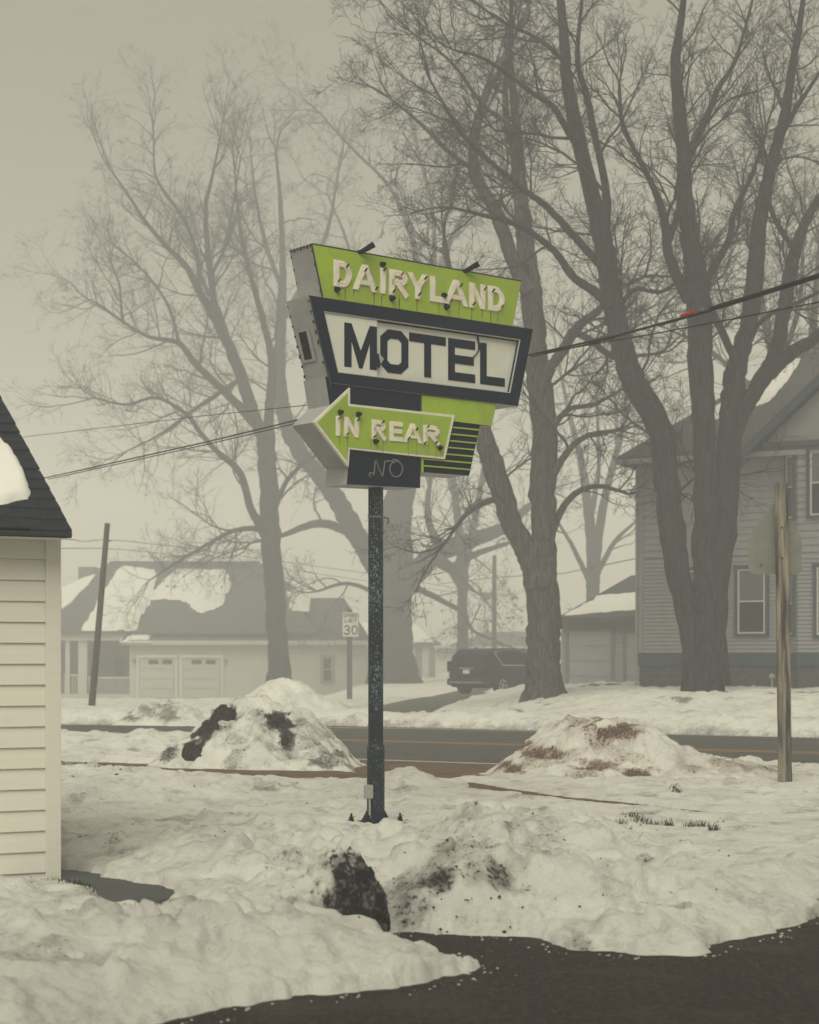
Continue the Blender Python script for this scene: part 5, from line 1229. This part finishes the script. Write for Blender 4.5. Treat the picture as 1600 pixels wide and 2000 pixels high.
# O: huge oak behind the sign
tree('oak_tree', 'massive bare oak in fog standing behind the sign pole', 115.,
     [(770,1338,86),(769,1280,78),(767,1200,74),(766,1140,80),(768,1080,76),(775,1010,60),(785,950,52)],
     [[(752,1150,40),(728,1095,48),(700,1050,46),(662,980,42),(620,925,38),(575,865,36),(553,800,36),(545,740,32),(547,680,26),(551,600,20),(552,500,14),(548,400,10),(540,300,5)],
      [(700,1050,20),(660,1030,20),(620,1022,18),(580,1034,14),(545,1048,10),(490,1060,6)],
      [(785,1150,46),(815,1115,50),(850,1085,44),(890,1066,40),(940,1048,34),(985,1030,26),(1020,1000,18),(1060,970,10)],
      [(850,1090,26),(885,1110,26),(905,1095,20),(935,1080,14),(990,1062,9)],
      [(870,1080,22),(850,1050,20),(836,1010,14),(838,960,10),(850,900,6)],
      [(880,1110,20),(900,1128,14),(920,1150,7),(932,1158,3)],
      [(800,1150,20),(817,1150,15),(870,1177,12),(900,1195,11),(925,1232,8),(957,1247,6),(1010,1270,4)],
      [(785,960,46),(805,880,38),(815,780,30),(822,650,22),(813,500,14),(787,416,11),(755,357,8),(690,292,6),(625,221,3)],
      [(822,640,16),(846,560,13),(846,416,9),(825,325,7),(800,230,5),(770,140,3)],
      [(800,900,26),(760,800,20),(720,700,14),(700,600,10),(680,480,7),(640,380,3)],
      [(850,560,16),(880,470,13),(930,380,10),(960,300,6)],
      [(556,620,14),(600,540,12),(640,450,9),(660,340,5)],
      [(550,560,12),(520,480,10),(500,390,7),(490,300,4)],
      [(752,1180,12),(715,1150,10),(670,1140,8),(620,1155,5)],
      [(815,700,20),(870,650,15),(920,600,10)]],
     61, 'bark', wl=.88, l1=(1.1,2.8), dens=2.1, n2=7, n3=5, n4=3, minr=.006, up=(.0,.0,-.02), gnarl=(.22,.28,.3), sides=12, leaves=260)
# two more far trees, barely there
tree('bare_tree', 'faint bare tree in deep fog between the middle trunk and the grey house', 120.,
     [(1160,1300,30),(1158,1200,26),(1160,1100,26)],
     [[(1160,1120,24),(1150,1000,20),(1135,900,15),(1110,800,9),(1090,700,4)],[(1162,1100,20),(1180,980,16),(1210,860,11),(1230,740,6)],[(1158,1150,12),(1120,1070,9),(1090,1020,5)],[(1162,1130,12),(1200,1060,9),(1240,1020,5)],[(1155,1010,12),(1170,900,9),(1165,780,5)]],
     71, 'bark', l1=(1.4,3.4), dens=1.4, n2=5, n3=4, n4=0, minr=.012)
tree('bare_tree', 'faint bare tree in deep fog beyond the right limb of the oak', 130.,
     [(905,1290,24),(903,1200,20),(905,1120,20)],
     [[(905,1140,20),(895,1020,16),(880,900,12),(870,780,7),(850,660,4)],[(906,1120,16),(930,1000,13),(950,880,9),(960,760,5)],[(904,1160,10),(870,1100,8),(840,1050,4)]],
     73, 'bark', l1=(1.4,3.4), dens=1.3, n2=5, n3=4, n4=0, minr=.013)
tree('bare_tree', 'background bare tree rising beyond the grey house roof', 80.,
     [(1560,1300,40),(1555,1100,36),(1550,950,34)],
     [[(1550,970,30),(1530,800,24),(1500,650,17),(1470,500,10),(1450,380,5)],[(1552,950,28),(1575,780,22),(1590,620,15),(1600,480,8)],[(1535,820,14),(1450,740,11),(1380,680,8),(1300,640,4)],[(1520,720,12),(1560,600,10),(1570,460,6)]],
     79, 'bark', l1=(1.4,3.4), dens=1.4, n2=5, n3=4, n4=1, minr=.008)

# ------------------------------------------------------------------ grass showing through, turf edge, clods
def blades(name, spots, n, seed, label, hmin=.03, hmax=.08, kind='stuff'):
    rng = np.random.default_rng(seed); V = []; F = []
    for (px, py, rx, ry) in spots:
        x0, y0 = G(px, py, .12)
        for i in range(n):
            x = x0+rng.normal(0, rx); y = y0+rng.normal(0, ry); z = snow_z(x, y)-.005; h = rng.uniform(hmin, hmax); a = rng.uniform(0, 6.28); w = .0035; l = rng.uniform(-.5,.5, 2)*h
            b = len(V); dx, dy = math.cos(a)*w, math.sin(a)*w
            V += [(x-dx, y-dy, z), (x+dx, y+dy, z), (x+dx*.5+l[0]*.5, y+dy*.5+l[1]*.5, z+h*.6), (x+l[0], y+l[1], z+h)]; F.append((b, b+1, b+2, b+3))
    o = link(name, fast_mesh(name, V, F, M['grass'], False)); tag(o, label, 'grass', kind='stuff'); return o
blades('grass', [(1115,1616,.035,.06),(1135,1612,.05,.06),(1155,1608,.04,.05),(1232,1590,.03,.05),(1250,1594,.05,.06),(1275,1600,.05,.06),(1305,1602,.03,.05),(1350,1602,.03,.04),(1375,1604,.04,.05),(1205,1606,.04,.04),(1110,1590,.03,.04),(1140,1588,.02,.03),(990,1600,.05,.04),(1000,1598,.03,.04),(855,1616,.03,.03),(1395,1614,.03,.02),(1180,1612,.04,.04)], 75, 5, 'dry grass tufts poking through the thin snow', .02, .075)
spots = [(120+i*21, 1703+i*4.7 if i < 9 else 1703+i*4.9, .07, .05) for i in range(12)]
blades('grass', spots, 260, 6, 'dark turf edge along the wet driveway', .02, .05)
def clods(spots, seed):
    rng = np.random.default_rng(seed); mb = MB()
    for (px, py, n, r, s) in spots:
        x0, y0 = G(px, py, .1)
        for i in range(n):
            x = x0+rng.normal(0, r); y = y0+rng.normal(0, r*1.6); z = snow_z(x, y); q = s*rng.uniform(.4, 1.3)
            v = [(x+dx*q*rng.uniform(.6,1.2), y+dy*q*rng.uniform(.6,1.2), z+dz*q*rng.uniform(.5,1)) for dx, dy, dz in ((1,0,0),(-1,0,0),(0,1,0),(0,-1,0),(0,0,1),(0,0,-1))]
            mb.add(v, [(0,2,4),(2,1,4),(1,3,4),(3,0,4),(2,0,5),(1,2,5),(3,1,5),(0,3,5)])
    o = mb.build('dirt_clods', M['clod']); tag(o, 'scattered dark dirt clods and grit on the snow', 'dirt', kind='stuff')
clods([(160,1500,30,.5,.022),(520,1560,8,.3,.018),(690,1510,14,.2,.02),(330,1545,6,.3,.016),(860,1790,50,.25,.010),(930,1805,60,.25,.011),(680,1770,30,.15,.008),
       (1230,1600,60,.6,.012),(400,1640,30,.8,.012),(1100,1700,60,.8,.008),(760,1585,14,.3,.02),(480,1590,14,1.2,.010),(1450,1700,30,1.2,.008)], 9)

def crumbs(name, n, seed, m, label, cat, smin, smax, dmin, dmax):
    rng = np.random.default_rng(seed); X = rng.uniform(-2.5, 6, n*30); Y = rng.uniform(7, 12.5, n*30)
    d = sdf(LOT, X, Y); k = (d < -dmin) & (d > -dmax) & (rng.random(len(d)) < np.exp((d+dmin)/(dmax*.35))); X = X[k][:n]; Y = Y[k][:n]; mb = MB()
    for x, y in zip(X, Y):
        q = rng.uniform(smin, smax)**1.0
        v = [(x+dx*q*rng.uniform(.6,1.3), y+dy*q*rng.uniform(.6,1.3), dz*q*rng.uniform(.4,.9)) for dx, dy, dz in ((1,0,0),(-1,0,0),(0,1,0),(0,-1,0),(0,0,1),(0,0,-1))]
        mb.add(v, [(0,2,4),(2,1,4),(1,3,4),(3,0,4),(2,0,5),(1,2,5),(3,1,5),(0,3,5)])
    o = mb.build(name, m, smooth=True); tag(o, label, cat, kind='stuff')
crumbs('slush_crumbs', 420, 71, M['snow'], 'crumbs of slush along the edge of the parking lot', 'slush', .003, .013, -.03, .16)
crumbs('gravel', 1500, 72, M['gravel'], 'fine gravel and grit on the parking lot', 'gravel', .003, .008, .0, 3.0)
# ------------------------------------------------------------------ haze
mb = MB(); mb.box((-520,-30,-2.7),(520,480,42)); hz = mb.build('haze', M['black'])
hm = bpy.data.materials.new('haze'); hm.use_nodes = True; t = hm.node_tree; t.nodes.clear()
ou = t.nodes.new('ShaderNodeOutputMaterial'); pv = t.nodes.new('ShaderNodeVolumePrincipled'); pv.inputs['Density'].default_value = HAZE
pv.inputs['Color'].default_value = (.92,.93,1.0,1); pv.inputs['Absorption Color'].default_value = (1,1,1,1); pv.inputs['Anisotropy'].default_value = .0
t.links.new(pv.outputs[0], ou.inputs['Volume']); hz.data.materials.clear(); hz.data.materials.append(hm); tag(hz, kind='stuff', label='pale winter fog')
